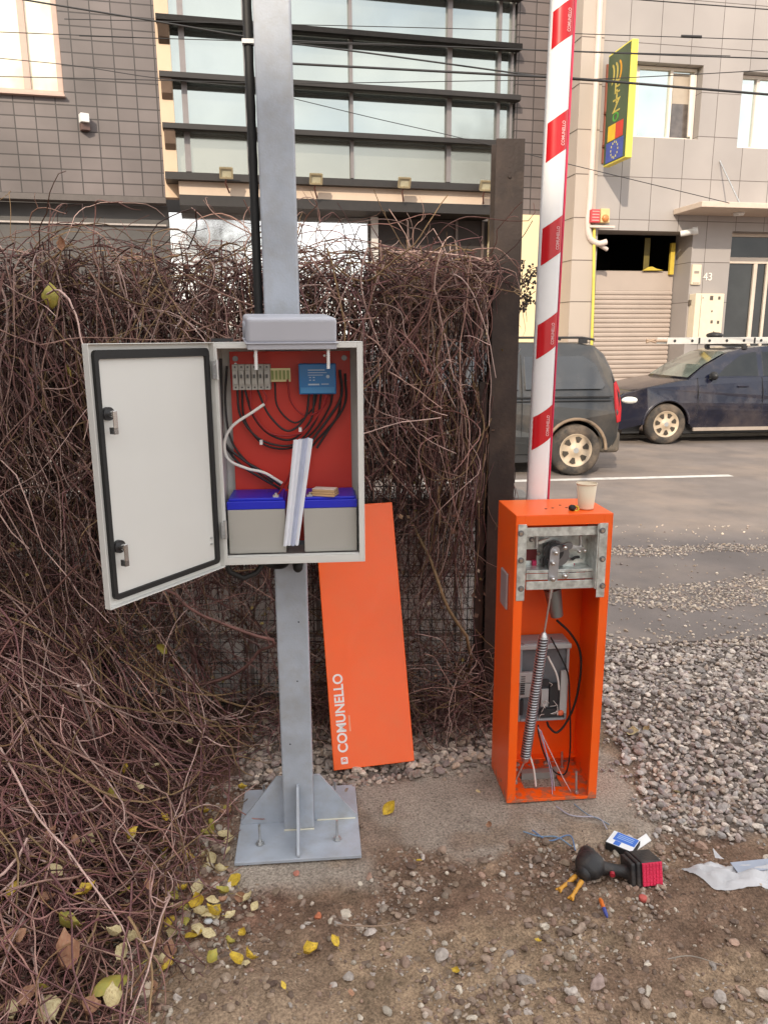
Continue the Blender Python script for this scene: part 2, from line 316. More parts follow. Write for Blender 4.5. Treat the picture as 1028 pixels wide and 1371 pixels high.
# gravel strips on the asphalt further off
def dstrip(x,y):
    u=(x-ST.o[0])*math.cos(ST.a)+(y-ST.o[1])*math.sin(ST.a); v=-(x-ST.o[0])*math.sin(ST.a)+(y-ST.o[1])*math.cos(ST.a)
    n=(fbm(x,y,1.6,4,71)-.5)*.8; a=sstep(.26,.12,np.abs(v-.75-n*.5)-.06*u); c=sstep(.17,.05,np.abs(v-1.72-n*.35)); return np.maximum(np.maximum(a*.95,c*.85),.55*np.exp(-np.clip(v+.05,0,9)/.13)*fbm(x,y,6,3,73)*1.6)+.02
x,y=scatter(46000,.9,5.5,3.85,6.6,dstrip,15); s=np.clip(RNG.lognormal(-4.85,.35,len(x)),.003,.016)
tag(stones('gravel_on_road',x,y,.002+s*.35,s,[(a*1.12,b*1.08,c*1.0) for a,b,c in PALG],seed=16),'strips of scattered gravel lying across the asphalt','gravel',kind='stuff')
# single bigger rocks
def rock(px,py,size,col,label,seed,cat='rock',name='rock'):
    g=gp(px,py); x,y=np.array([g.x]),np.array([g.y])
    o=stones(name,np.zeros(1),np.zeros(1),np.array([size*.35]),np.array([size]),[col],.62,seed)
    o.location=(g.x,g.y,float((ground_h(x,y)+heap_h(x,y)*.3)[0])); return tag(o,label,cat)
rock(196,1330,.034,(.62,.50,.38),'large pale cream rock at the edge of the brown twig heap',71)
rock(356,962,.03,(.55,.52,.48),'whitish stone just left of the grey pole above its base plate',72)
rock(295,905,.04,(.50,.47,.44),'grey white rubble lump under the vines near the fence foot',73)
rock(770,1148,.020,(.55,.47,.38),'pale beige pebble next to the black tool head',74)
rock(672,1168,.015,(.50,.45,.38),'upright rounded cream pebble in front of the orange cabinet',75)
rock(397,1170,.014,(.62,.25,.18),'small reddish brick chip in front of the grey base plate',76,'brick chip','brick_chip')
rock(425,1224,.017,(.42,.14,.07),'dark red brick fragment in the trench before the pole',77,'brick chip','brick_chip')
rock(800,1320,.026,(.36,.27,.24),'brownish flat rock in the right foreground dirt',78)
rock(705,1310,.024,(.40,.34,.30),'grey angular rock in the lower middle foreground',79)
rock(498,1178,.012,(.58,.52,.44),'cream pebble in front of the right corner of the base plate',80)
# ================================================================ VINES
def tubes_np(P,rad,n=3,taper=True):
    S,K,_=P.shape; T=np.gradient(P,axis=1); T/=np.linalg.norm(T,axis=2,keepdims=True)+1e-9
    ref=RNG.normal(size=(S,1,3)); U=np.cross(T,ref); U/=np.linalg.norm(U,axis=2,keepdims=True)+1e-9; W=np.cross(T,U)
    r=rad[:,None]*(np.linspace(1,.45,K)[None] if taper else np.ones((1,K)))
    rings=[P+r[...,None]*(U*math.cos(2*math.pi*k/n)+W*math.sin(2*math.pi*k/n)) for k in range(n)]
    V=np.stack(rings,2).reshape(-1,3)
    s=np.arange(S)[:,None,None]*K*n; i=np.arange(K-1)[None,:,None]*n; k=np.arange(n)[None,None,:]; k2=(k+1)%n
    a=s+i+k; b_=s+i+k2; c=s+i+n+k2; d=s+i+n+k; F=np.stack([a,b_,c,d],-1).reshape(-1,4); return V,F,K*n
TW=mat('twig_bark',(1,1,1),.75,var=.25,scale=30,bump=.2,bscale=200,attr=True,spec=.3)
PALV=np.array([(.155,.088,.076),(.25,.145,.125),(.095,.053,.047),(.36,.245,.20),(.25,.18,.095),(.21,.112,.112),(.50,.38,.33),(.065,.038,.033)])*np.array([.82,.74,.74])
def clear(P):
    # keep shoots off the panel and behind / left of the steel post's right edge
    x,y,z=P[...,0],P[...,1],P[...,2]
    bad=((x>-.36)&(x<.17)&(z<1.06)&(y<2.70+z*.34)).any(1)|((x>.56).any(1))|((x>.40)&(y<3.03)&(z<1.75)&((z>.45)|(y<2.75))).any(1)|((y<2.42)&(x>-.48)&(z>.05)).any(1)|((x>-.72)&(y<2.3)&(z>.8)).any(1)
    bad|=(z>2.19).any(1)
    return ~bad
def strands(P,rad,pal,w=None,sub=False):
    k=clear(P); P=P[k]; rad=rad[k]
    V,F,m=tubes_np(P,rad*1.0); pi=RNG.choice(len(pal),len(P),p=w); c=np.array(pal)[pi]*RNG.uniform(.7,1.3,(len(P),1)); out=(V,F,np.repeat(c,m,0))
    n=int(len(P)*.9)
    if n and not sub:
        a=RNG.integers(0,len(P),n); b_=RNG.integers(2,P.shape[1]-2,n); st=P[a,b_]; d=P[a,b_+1]-P[a,b_-1]; d/=np.linalg.norm(d,axis=1,keepdims=True)+1e-9
        d=d+RNG.normal(0,.55,(n,3)); Q=walk(st,d,RNG.uniform(.03,.16,n)/6,6,.12,None,0,.5)
        q=clear(Q); V2,F2,m2=tubes_np(Q[q],rad[a][q]*.6); c2=np.repeat(c[a][q]*1.05,m2,0)
        out=(np.r_[V,V2],np.r_[F,F2+len(V)],np.r_[out[2],c2])
    return out
def scraps(n,P0,size,pal):
    # crumpled dead leaf scraps and bark flakes caught between the stems
    a=RNG.normal(size=(n,3)); a/=np.linalg.norm(a,axis=1,keepdims=True); b_=np.cross(a,RNG.normal(size=(n,3))); b_/=np.linalg.norm(b_,axis=1,keepdims=True); c=np.cross(a,b_)
    s_=RNG.uniform(.3,1,(n,1))*size; k=RNG.uniform(.3,1,(n,1)); V=np.stack([P0-a*s_,P0-b_*s_*k+c*s_*.4,P0+a*s_,P0+b_*s_*k-c*s_*.2],1).reshape(-1,3)
    F=np.arange(4*n).reshape(-1,4); col=np.repeat(np.array(pal)[RNG.integers(0,len(pal),n)]*RNG.uniform(.6,1.3,(n,1)),4,0); return V,F,col
PSC=[(.16,.09,.06),(.24,.15,.09),(.10,.06,.045),(.34,.27,.20),(.22,.17,.06),(.20,.10,.07)]
def walk(start,dir0,step,K,jit,bias=None,bw=0.0,kink=0):
    S=len(start); P=np.zeros((S,K,3)); P[:,0]=start; d=dir0/np.linalg.norm(dir0,axis=1,keepdims=True); dr=np.zeros_like(d)
    for k in range(1,K):
        dr=.75*dr+RNG.normal(0,jit,(S,3)); nd=d+dr
        if kink: nd+=(RNG.random((S,1))<.12)*RNG.normal(0,kink,(S,3))
        if bias is not None: nd=nd+bias*bw
        d=nd/np.linalg.norm(nd,axis=1,keepdims=True); P[:,k]=P[:,k-1]+d*step[:,None]
    return P
def join(parts):
    o=0; Vs,Fs,Cs=[],[],[]
    for V,F,c in parts: Vs.append(V); Fs.append(F+o); Cs.append(c); o+=len(V)
    return np.concatenate(Vs),np.concatenate(Fs),np.concatenate(Cs)
FY=3.06
def bulge(x): return .34*sstep(-.5,-1.5,x)
parts_=[]
def curtain(n,x0,x1,zt0,zt1,len0,len1,yo0,yo1,r0,r1,jit,K=18,pal=PALV,dx=.15,w=None):
    x=RNG.uniform(x0,x1,n); st=np.c_[x,FY-bulge(x)+RNG.uniform(yo0,yo1,n),RNG.uniform(zt0,zt1,n)]
    d=np.c_[RNG.normal(0,dx,n),RNG.normal(0,.06,n),-np.ones(n)]; ln=RNG.uniform(len0,len1,n)
    P=walk(st,d,ln/K,K,jit,np.array([0,0,-1.]),.12,.35); P[...,2]=np.maximum(P[...,2],.01); P[...,1]=FY-bulge(x)[:,None]+ (P[...,1]-st[:,1:2])*.35+(st[:,1:2]-(FY-bulge(x)[:,None]))
    parts_.append(strands(P,RNG.uniform(r0,r1,n),pal,w))
# dark inner mass hanging from the top of the fence, then the lighter outer hanging stems
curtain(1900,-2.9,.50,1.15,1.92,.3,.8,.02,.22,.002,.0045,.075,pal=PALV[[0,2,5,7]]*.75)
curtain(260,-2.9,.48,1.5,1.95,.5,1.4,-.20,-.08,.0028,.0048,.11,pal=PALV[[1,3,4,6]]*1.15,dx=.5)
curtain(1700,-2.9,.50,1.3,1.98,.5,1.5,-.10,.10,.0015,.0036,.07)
curtain(600,-2.9,-.45,.7,1.9,.4,1.4,-.16,.05,.0015,.004,.16,dx=.5)
curtain(260,-.5,.46,1.0,1.6,.6,1.3,-.10,.0,.0012,.003,.11)
# the crown: tangled arching shoots on top
def crown(n,x0,x1,z0,z1,l0,l1,r0,r1,up,g,K=16,yo=.16,jit=.10,lim=None):
    x=RNG.uniform(x0,x1,n); st=np.c_[x,FY-bulge(x)*.6+RNG.normal(0,yo*.6,n),RNG.uniform(z0,z1,n)]
    a=RNG.uniform(0,2*math.pi,n); d=np.c_[np.cos(a),np.sin(a)*.35,RNG.uniform(-.3,up,n)]
    P=walk(st,d,RNG.uniform(l0,l1,n)/K,K,jit,np.array([0,0,-1.]),g,.5)
    parts_.append(strands(P,RNG.uniform(r0,r1,n),PALV*1.12))
crown(1500,-2.9,.42,1.72,1.95,.25,.8,.0015,.0035,.6,.16)
crown(110,-2.9,.40,1.78,1.95,.4,.9,.002,.0035,1.0,.20)
crown(200,-2.9,.40,1.3,1.9,.4,1.0,.0028,.0045,.5,.10,jit=.13)
crown(500,-2.9,.30,1.2,1.85,.3,.9,.0015,.0035,.3,.10,jit=.16)
crown(500,-2.6,-.4,.5,1.5,.3,.9,.0015,.004,.3,.08,jit=.16)
# old woody stems
n=26; x=RNG.uniform(-2.4,.44,n); P=walk(np.c_[x,FY-bulge(x)*.8+RNG.uniform(-.05,.08,n),np.full(n,.0)],np.c_[RNG.normal(0,.35,n),RNG.normal(0,.05,n),np.ones(n)],RNG.uniform(1.3,2.0,n)/26,26,.10,np.array([0,0,1.]),.10,.35); P[...,2]=np.clip(P[...,2],0,1.93)
parts_.append(strands(P,RNG.uniform(.006,.011,n),PALV[[0,1,4]]*.9))
# tuft by the steel post and low tangle at the fence foot
crown(190,.28,.50,1.80,1.92,.15,.42,.0012,.0025,.5,.25,yo=.10)
curtain(420,-.6,.44,.75,1.35,.4,.9,-.06,.06,.0014,.003,.14,pal=PALV[[0,1,2,5,7]])
crown(420,-.55,.50,.06,.42,.2,.7,.0012,.003,.2,.06,jit=.18)
curtain(260,-.2,.46,.8,1.5,.5,1.2,-.10,.04,.0014,.003,.12)
crown(160,.2,.52,.02,.30,.2,.6,.0015,.003,.4,.06,jit=.18,yo=.2)
crown(420,-.45,.48,.02,.16,.15,.5,.0015,.003,.1,.06,jit=.18,yo=.2)
x=RNG.uniform(-2.6,.46,3800); P0=np.c_[x,FY-bulge(x)+RNG.normal(0,.07,3800),RNG.uniform(.02,1.9,3800)]; k=clear(P0[:,None,:]); parts_.append(scraps(int(k.sum()),P0[k],.013,PSC))
V,F,C=join(parts_)
tag(npmesh('bare_vine_hedge',V,F,TW,C),'leafless brown climbing vine tangled thickly over the wire fence','vine')
# cut heap at the left
parts_=[]
def heap(n,x0,x1,y0,y1,l0,l1,r0,r1,lay,K=16,ang=None,jit=.10,pal=PALV*1.2*np.array([1.08,.97,.97])):
    x=RNG.uniform(x0,x1,n); y=RNG.uniform(y0,y1,n); k=x<heap_edge(y)+RNG.uniform(-.25,.03,n); x,y=x[k],y[k]; n=len(x)
    a=RNG.uniform(0,2*math.pi,n) if ang is None else RNG.normal(ang,.55,n)
    P=walk(np.c_[x,y,np.zeros(n)],np.c_[np.cos(a),np.sin(a),np.zeros(n)],RNG.uniform(l0,l1,n)/K,K,jit,None,0,.3); P[...,2]=0
    t=np.linspace(0,1,K)[None]; lift=RNG.uniform(0,lay,n)[:,None]; arch=RNG.uniform(0,.08,n)[:,None]*np.sin(math.pi*t)
    tilt=RNG.normal(0,.06,n)[:,None]*(t-.5)
    over=np.clip(P[...,0]-heap_edge(P[...,1]),0,None); P[...,0]-=over*.55
    P[...,1]=np.minimum(P[...,1],3.2)
    P[...,2]=np.maximum(heap_h(P[...,0],P[...,1])+lift+arch+tilt,.004)+ground_h(P[...,0],P[...,1])*0
    parts_.append(strands(P,RNG.uniform(r0,r1,n),pal))
heap(2700,-2.2,-.5,1.1,3.1,.25,.8,.0016,.0038,.06)
heap(1500,-2.0,-.5,1.2,2.7,.3,.9,.002,.0045,.09,ang=-1.5)
heap(450,-1.7,-.55,1.7,3.0,.5,1.2,.0028,.005,.12,ang=-.9,pal=PALV[[1,3,4,5,6]]*1.2)
heap(240,-1.5,-.45,1.3,2.9,.3,.7,.001,.002,.02,ang=-.3)
x=RNG.uniform(-1.9,-.5,5200); y=RNG.uniform(1.25,3.0,5200); k=x<heap_edge(y)+RNG.uniform(-.1,.08,5200); x,y=x[k],y[k]; P0=np.c_[x,y,heap_h(x,y)+ground_h(x,y)+RNG.uniform(0,.06,len(x))]; parts_.append(scraps(len(x),P0,.017,PSC))
V,F,C=join(parts_)
tag(npmesh('cut_vine_heap',V,F,TW,C),'sprawling heap of dead brown vine stems on the ground at left','vine')
def stick(px,col,r,label,name='dry_stick',cat='stick'):
    pts=[Vector(p) for p in px]; c=pts[0].copy(); b=MB(); pp=smoothpath([p-c for p in pts],5); k=len(pp)
    b.tube(pp,[r*(1-.5*i/k) for i in range(k)],6); return tag(b.build(name,mat('stick_'+col[0],col[1],.7,var=.2,scale=30,bump=.2),None,c),label,cat)
LC=('pale',(.46,.36,.33)); DC=('tan',(.30,.21,.15))
def hz(x,y,dz=0):
    g=gp(x,y)
    for _ in range(6):
        h=float(heap_h(np.array([g.x]),np.array([g.y]))[0])+float(ground_h(np.array([g.x]),np.array([g.y]))[0])+dz; g=gp(x,y,h)
    return g
stick([hz(105,918,.08),hz(135,1010,.07),hz(168,1100,.06),hz(200,1200,.04)],LC,.0042,'long straight pale stem lying diagonally on the twig heap')
stick([hz(2,975,.07),hz(70,1030,.07),hz(130,1080,.06),hz(170,1095,.05)],DC,.004,'reddish tan stem slanting down from the left edge across the heap')
stick([gp(450,1238,.012),gp(500,1240,.022),gp(530,1236,.012),gp(555,1228,.01)],DC,.0022,'short tan twig lying on the earth before the base plate')
stick([gp(893,1284,.01),gp(925,1280,.014),gp(968,1293,.01)],('grey',(.28,.24,.2)),.0020,'thin grey twig on the dirt in the right foreground')
stick([hz(180,1150,.05),hz(205,1130,.05),hz(233,1165,.03)],LC,.0022,'short pale curved stem at the right edge of the heap')
# fallen leaves
LEAF={}
def leafmesh(k,m,curl):
    r=random.Random(k); n=14; V_=[(0,0,.0)]; pr=[.10,.55,.78,.92,.90,.78,.58,.30]
    outl=[(0,-.5)]+[(.5*w*(1+r.uniform(-.08,.08)),-.5+.14*(i+.6)) for i,w in enumerate(pr)]+[(0,.68)]+[(-.5*w*(1+r.uniform(-.08,.08)),-.5+.14*(i+.6)) for i,w in reversed(list(enumerate(pr)))]
    c=curl
    V_=[(0,.05,0)]+[(x*.55,y*.55,c*.3*(x*x)*.3) for x,y in outl]+[(x,y,c*(x*x*1.6+y*y*.9)+r.uniform(-.04,.04)) for x,y in outl]; q=len(outl)
    Fs=[(0,1+i,1+(i+1)%q) for i in range(q)]+[(1+i,1+q+i,1+q+(i+1)%q,1+(i+1)%q) for i in range(q)]
    b=MB(); b.add(V_,Fs,0,True); b.tube([(0,-.5,.0),(.03,-.75,.05),(.0,-.95,.12)],.012,4)
    me=bpy.data.meshes.new('leaf'); me.from_pydata(b.V,[],b.F); me.materials.append(m)
    me.polygons.foreach_set('use_smooth',[True]*len(me.polygons)); return me
LM={'y':mat('leaf_yellow',(.66,.47,.045),.6,var=.25,scale=3,dirt=(.30,.17,.04),dscale=7,damt=.95),'g':mat('leaf_olive',(.36,.33,.07),.6,var=.25,scale=3,dirt=(.45,.30,.05),dscale=6,damt=.9),
    'c':mat('leaf_cream',(.62,.53,.30),.65,var=.15,scale=3,dirt=(.34,.23,.11),dscale=7,damt=.9),'b':mat('leaf_brown',(.34,.17,.10),.65,var=.2,scale=3,dirt=(.5,.32,.2),dscale=7,damt=.8)}
LN={'y':'yellow','g':'olive green','c':'pale cream','b':'reddish brown'}
for k in 'ygcb': LEAF[k]=[leafmesh(ord(k)*10+i,LM[k],cc) for i,cc in enumerate((.45,.95,-.7,.2,1.4))]
def leaf(x,y,k,size,label=None,tilt=.45,pos=None,rx=None):
    o=bpy.data.objects.new('fallen_leaf',random.choice(LEAF[k])); sc.collection.objects.link(o)
    p=pos if pos is not None else hz(x,y,.108 if heap_edge(gp(x,y).y)-gp(x,y).x>.02 else .016)
    size*=(.88 if size>.05 else 1.05); o.location=p; o.scale=(size*random.uniform(.7,1),size,size); o.rotation_euler=((rx if rx is not None else random.gauss(.2,tilt)),random.gauss(0,tilt),random.uniform(0,6.28))
    tag(o,label or (LN[k]+' fallen leaf lying among the twigs and pebbles'),'leaf','fallen '+LN[k]+' leaves')
leaf(113,1195,'y',.062,'bright yellow leaf alone on the twig heap at lower left'); leaf(93,1240,'g',.085,'long yellow green leaf on the heap below the bright yellow one')
leaf(518,1083,'y',.050,'golden leaf alone on the concrete right of the pole base'); leaf(123,970,'g',.085,'olive leaf crossed by the long pale stem',rx=.7)
leaf(20,1013,'c',.075,'cream leaf at the left edge of the heap'); leaf(350,918,'c',.055,'cream leaf against the vines left of the pole')
leaf(88,1290,'b',.10,'large curled tan leaf at the bottom left corner'); leaf(150,1310,'g',.11,'large drab olive leaf near the big pale rock')
leaf(64,1350,'c',.07,'pale leaf at the very bottom left'); leaf(315,1180,'y',.05,'orange yellow leaf touching the left of the base plate')
leaf(258,1252,'y',.062,'broad yellow leaf at the edge of the sandy mound'); leaf(288,1225,'y',.05,'yellow leaf next to the small grey stones below the base plate')
for x,y,k,s in ((278,1117,'g',.05),(302,1118,'c',.045),(221,1097,'y',.032),(275,1087,'y',.035),(322,1055,'y',.03),(305,1082,'g',.04),(272,1160,'c',.05),(292,1165,'c',.038),(285,1150,'c',.04),(265,1188,'c',.045),
    (243,1191,'y',.04),(232,1200,'g',.045),(150,1250,'c',.05),(180,1258,'c',.055),(232,1247,'c',.035),(15,1260,'b',.07),(60,1205,'b',.045),(12,1190,'y',.045),(268,1238,'c',.045),(410,1275,'y',.045),(448,1262,'y',.03),
    (120,1350,'b',.06),(150,1345,'c',.05),(200,1182,'b',.035),(216,1205,'b',.04),(325,1010,'c',.03),(255,995,'c',.04),(300,1205,'b',.03),(640,1060,'c',.02),(845,980,'c',.05),(865,978,'c',.035),(305,1140,'c',.03),(238,1215,'c',.04),(248,1228,'g',.035),(210,1262,'b',.04),(35,1335,'b',.06),(170,1218,'b',.035),(340,1215,'c',.025)):
    leaf(x,y,k,s)
rl=random.Random(17)
for i in range(34):
    x_=rl.uniform(215,335); y_=rl.uniform(1075,1290); 
    if x_>308 and 1050<y_<1170: x_=rl.uniform(225,300)
    leaf(x_,y_,rl.choice('yyygcccb'),rl.uniform(.030,.056))
for i in range(26): leaf(rl.uniform(5,215),rl.uniform(930,1365),rl.choice('ygccb'),rl.uniform(.03,.06))
for x_,y_ in ((560,1150),(610,1300),(470,1330),(720,1260),(905,1060),(860,1010),(655,1105),(380,1320)): leaf(x_,y_,rl.choice('ycb'),rl.uniform(.018,.03))
def hang(x,y,k,s,label,Yw): leaf(x,y,k,s,label,pos=yp(x,y,Yw),rx=1.3)
hang(75,402,'g',.085,'yellow green leaf hanging high in the vines at left',2.72); hang(220,868,'g',.065,'crinkled olive leaf hanging in the vines under the open door',2.78)
hang(92,500,'g',.05,'small olive leaf tucked behind the open door edge',2.72); hang(85,330,'b',.04,'small orange brown leaf near the top of the vines',2.75)
# ================================================================ FENCE, WALL, STEEL POST
WIRE=mat('fence_wire',(.035,.035,.035),.6,metal=.3)
t=thing('wire_fence','dark welded wire mesh fence buried in bare vines','fence',(-2.9,FY+.02,0))
b=MB()
for i in range(67): b.cyl((i*.05,0,.05),(i*.05,0,1.88),.0022,5)
for i in range(38): b.cyl((0,.004,.07+i*.048),(3.32,.004,.07+i*.048),.0018 if i%4 else .0026,5)
b.build('wire_mesh',WIRE,t)
for px in (.3,1.7):
    MB().box(px-.02,px+.02,.012,.05,0,1.9).build('fence_post',WIRE,t)
b=MB()
for i in range(5): b.cyl((-.35,.02+.0*i,.3),( -.35,.02,.3),.001,4)
CW=tilemat('concrete_wall_blocks',(.80,.75,.71),(.86,.81,.77),(.3,.27,.25),.62,.30,.010,.9,.30,.5)
wl=thing('concrete_wall','low weathered grey concrete wall seen behind the wire mesh','wall',(-3.4,3.30,0),R(0))
b=MB(); b.box(0,4.02,0,.15,-.1,.90); b.build('wall_body',CW,wl,bevel=.01); b=MB(); b.box(-.02,4.04,-.02,.17,.90,.94); b.build('coping',mat('coping',(.22,.20,.18),.9,var=.25,bump=.3),wl,bevel=.008)
RST=mat('rusty_brown_steel',(.040,.028,.024),.62,metal=.25,var=.3,scale=6,dirt=(.11,.075,.055),dscale=7,damt=.5,bump=.15,bscale=80)
t=thing('steel_post','dark brown rusty steel beam post standing at the end of the fence','post',(.418,3.04,0),R(3))
MB().box(0,.106,0,.009,0,2.33).box(0,.106,.092,.101,0,2.33).box(.049,.057,.009,.092,0,2.33).build('beam',RST,t,bevel=.0015)
MB().box(-.038,-.006,.02,.06,0,1.45).build('side_angle',RST,t)
b=MB(); b.cyl((.052,-.006,2.20),(.052,0,2.20),.006,10); b.build('bolt',RST,t)
# little dry shrub sprigs right of the post
b=MB(); r=random.Random(5)
BB=mat('berry_dark',(.03,.022,.02),.5); o0=yp(699,395,3.16)
for i in range(26):
    a=Vector((r.uniform(-.02,.01),0,r.uniform(-.08,.1))); d=Vector((r.uniform(.01,.075),r.uniform(-.05,.05),r.uniform(-.04,.09)))
    b.tube(smoothpath([a,a+d*.5+Vector((0,0,.012)),a+d],3),.0014,4,0)
    for q in range(4): e=a+d*r.uniform(.4,1)+Vector((r.uniform(-.014,.014),r.uniform(-.01,.01),r.uniform(-.014,.014))); b.ell(e,(.005,.005,.005),6,4,1)
tag(b.build('berry_sprig',[TW if False else mat('sprig',(.06,.04,.03),.7),BB],None,o0),'dark dry berry sprigs poking out right of the steel post','shrub')
# ================================================================ GREY POLE
PL=Frame(-.294,2.33,5)
t=thing('equipment_pole','tall grey square steel pole on a bolted base plate','pole',(-.294,2.33,.002),R(5))
MB().box(-.05,.05,-.05,.05,.014,3.6).build('pole_tube',GRYP,t,bevel=.006,seg=3)
MB().box(-.2,.2,-.2,.2,.002,.014).build('base_plate',GRYP,t,bevel=.002)
WELD=mat('weld_bead',(.62,.60,.50),.6,var=.2)
for a in (0,90,180,270):
    b=MB(); b.T=Matrix.Rotation(R(a),4,'Z'); b.prism([(.0515,.0145),(.195,.0145),(.195,.024),(.072,.185),(.0515,.185)],'y',-.004,.004)
    g=b.build('gusset',GRYP,t,bevel=.001)
    b=MB(); b.T=Matrix.Rotation(R(a),4,'Z'); b.tube([(x_,-.006,.0155) for x_ in np.linspace(.06,.19,9)],[.0022+.0012*random.random() for _ in range(9)],6); b.build('weld',WELD if a in(0,180) else GRYP,g)
b=MB(); b.tube([(x_,-.0525,.0155) for x_ in np.linspace(-.05,.05,14)],[.0025+.0015*random.random() for _ in range(14)],6); b.build('weld',WELD,t)
for sx in (-1,1):
    for sy in (-1,1):
        b=MB(); x_,y_=sx*.125,sy*.115; b.cyl((x_,y_,.0145),(x_,y_,.085),.0042,8); b.prism([(x_+.010*math.cos(R(60*k)),y_+.010*math.sin(R(60*k))) for k in range(6)],'z',.0185,.026); b.cyl((x_,y_,.0145),(x_,y_,.0182),.014,14)
        b.build('anchor_bolt',STL,t)
b=MB(); b.tube([(-.068,.0+.01*math.sin(z*3),z) for z in np.linspace(1.5,3.6,60)],[.0125+.0012*(i%2) for i in range(60)],10); b.build('cable_conduit',RUB,t)

for z in (2.40,): MB().box(-.084,-.05,-.012,.014,z,z+.011).build('cable_clip',WHT,t)
b=MB()
for (x_,z) in ((.01,.55),(-.02,.33),(.02,.75)): b.cyl((x_,-.0515,z),(x_,-.0495,z),.0025,8)
b.build('drill_mark',RUB,t)
# ================================================================ CABINET
CB=Frame(-.455,2.075,4.5,1.0); W_,Hc,D_=.402,.612,.205
cab=thing('electrical_cabinet','open light grey electrical cabinet mounted on the pole','cabinet',(-.455,2.075,1.0),R(4.5))
b=MB(); th=.003; rim=.016
b.box(0,th,0,D_,0,Hc).box(W_-th,W_,0,D_,0,Hc).box(th,W_-th,0,D_,0,th).box(th,W_-th,0,D_,Hc-th,Hc).box(th,W_-th,D_-th,D_,th,Hc-th)
b.box(th,rim,0,.002,th,Hc-th).box(W_-rim,W_-th,0,.002,th,Hc-th).box(rim,W_-rim,0,.002,th,rim+.006).box(rim,W_-rim,0,.002,Hc-rim,Hc-th)
b.box(rim-.002,rim,.002,.014,rim,Hc-rim).box(W_-rim,W_-rim+.002,.002,.014,rim,Hc-rim).box(rim,W_-rim,.002,.02,rim+.006,rim+.008).box(rim,W_-rim,.002,.014,Hc-rim,Hc-rim+.002)
b.build('cabinet_body',CABM,cab,bevel=.0012)
b=MB(); b.box(.028,W_-.028,.178,.181,.02,.585); mp_=b.build('mounting_plate',REDP,cab)
for x_ in (.045,W_-.045):
    b=MB(); b.cyl((x_,.172,.565),(x_,.178,.565),.008,12); b.build('plate_screw',DSTL,mp_)
# circuit breakers on rail
a0,a1,c0,c1=CB.rect(311,488,362,522,.12)
b=MB(); n=6; ww=(a1-a0)/n
for i in range(n):
    x_=a0+i*ww; b.box(x_+.0006,x_+ww-.0006,.12,.176,c0,c1); b.box(x_+.002,x_+ww-.002,.111,.12,c0+.016,c1-.016)
    b.box(x_+ww*.35,x_+ww*.65,.104,.111,(c0+c1)/2-.002,(c0+c1)/2+.008,1)
    b.cyl((x_+ww/2,.1195,c0+.007),(x_+ww/2,.1185,c0+.007),.0028,8,1); b.cyl((x_+ww/2,.1195,c1-.007),(x_+ww/2,.1185,c1-.007),.0028,8,1)
b.build('circuit_breaker',[mat('breaker_grey',(.42,.41,.38),.5),mat('breaker_dark',(.08,.08,.08),.5)],mp_,bevel=.0006)
e0,e1,e2,e3=CB.rect(362,493,389,511,.15)
b=MB(); b.box(e0,e1,.15,.158,e2,e3); b.build('mounting_rail',mat('din_rail',(.55,.50,.28),.4,metal=.5),mp_)
b=MB()
for i in range(5): b.box(e0+.003+i*.011,e0+.010+i*.011,.146,.15,e2+.006,e3-.006)
b.build('terminal_block',mat('terminal_green',(.25,.30,.10),.5),mp_,bevel=.0005)
a0,a1,c0,c1=CB.rect(400,487,450,528,.12)
CBL=mat('controller_blue',(.015,.16,.42),.4,var=.06); b=MB(); b.box(a0,a1,.122,.176,c0,c1)
cc=b.build('charge_controller',CBL,cab,bevel=.003)
b=MB(); b.box(a0+.004,a1-.004,.1195,.1215,c0+.004,c0+.02); b.build('connector_strip',mat('controller_light',(.05,.24,.5),.4),cc)
b=MB(); LW=a1-a0; LH=c1-c0
for (u,v,w2,h2) in ((.25,.78,.45,.03),(.25,.70,.5,.02),(.25,.62,.4,.02),(.28,.54,.05,.03),(.38,.54,.05,.03),(.28,.45,.05,.03),(.38,.45,.05,.03),(.25,.30,.3,.05),(.6,.32,.2,.03)):
    b.box(a0+LW*u,a0+LW*(u+w2),.1208,.1212,c0+LH*v,c0+LH*(v+h2))
b.cyl((a0+LW*.78,.1212,c0+LH*.58),(a0+LW*.78,.1200,c0+LH*.58),.005,14); b.build('printed_panel',mat('pale_print',(.45,.55,.65),.5),cc)
def wire(pts,r,m,name='wire',d=.12,parent=None,ds=None):
    P=[CB.p3(x,y,(ds[i] if ds else d)) for i,(x,y) in enumerate(pts)]; b=MB(); b.tube(smoothpath(P,7),r*1.25,8); return b.build(name,m,parent or cab)
CBK=mat('cable_black',(.02,.018,.02),.45); CRD=mat('cable_red',(.30,.012,.012),.45); CWH=mat('cable_white',(.78,.76,.72),.45)
wire([(318,522),(322,556),(345,586),(378,597),(402,590),(424,560),(430,528)],.0026,CBK,d=.15)
wire([(328,522),(340,558),(362,582),(392,588),(416,562),(421,528)],.0026,CBK,d=.142)
wire([(345,522),(360,555),(385,577),(408,560),(414,528)],.0026,CBK,d=.135)
wire([(336,522),(338,550),(362,580),(402,580),(428,552),(437,528)],.0022,CRD,d=.13)
wire([(385,508),(390,538),(408,556),(430,548),(441,528)],.0022,CRD,d=.14)
wire([(455,495),(457,530),(440,560),(418,590),(404,620),(388,652)],.0032,CBK,d=.15)
wire([(462,500),(462,540),(442,572),(424,600)],.0028,CBK,d=.16)
wire([(296,480),(297,540),(300,590),(325,615),(352,632),(376,650)],.0032,CBK,d=.14)
wire([(300,595),(322,622),(350,640),(378,656)],.0030,CBK,d=.15)
wire([(368,512),(372,545),(395,566),(418,548),(424,528)],.0022,CBK,d=.155)
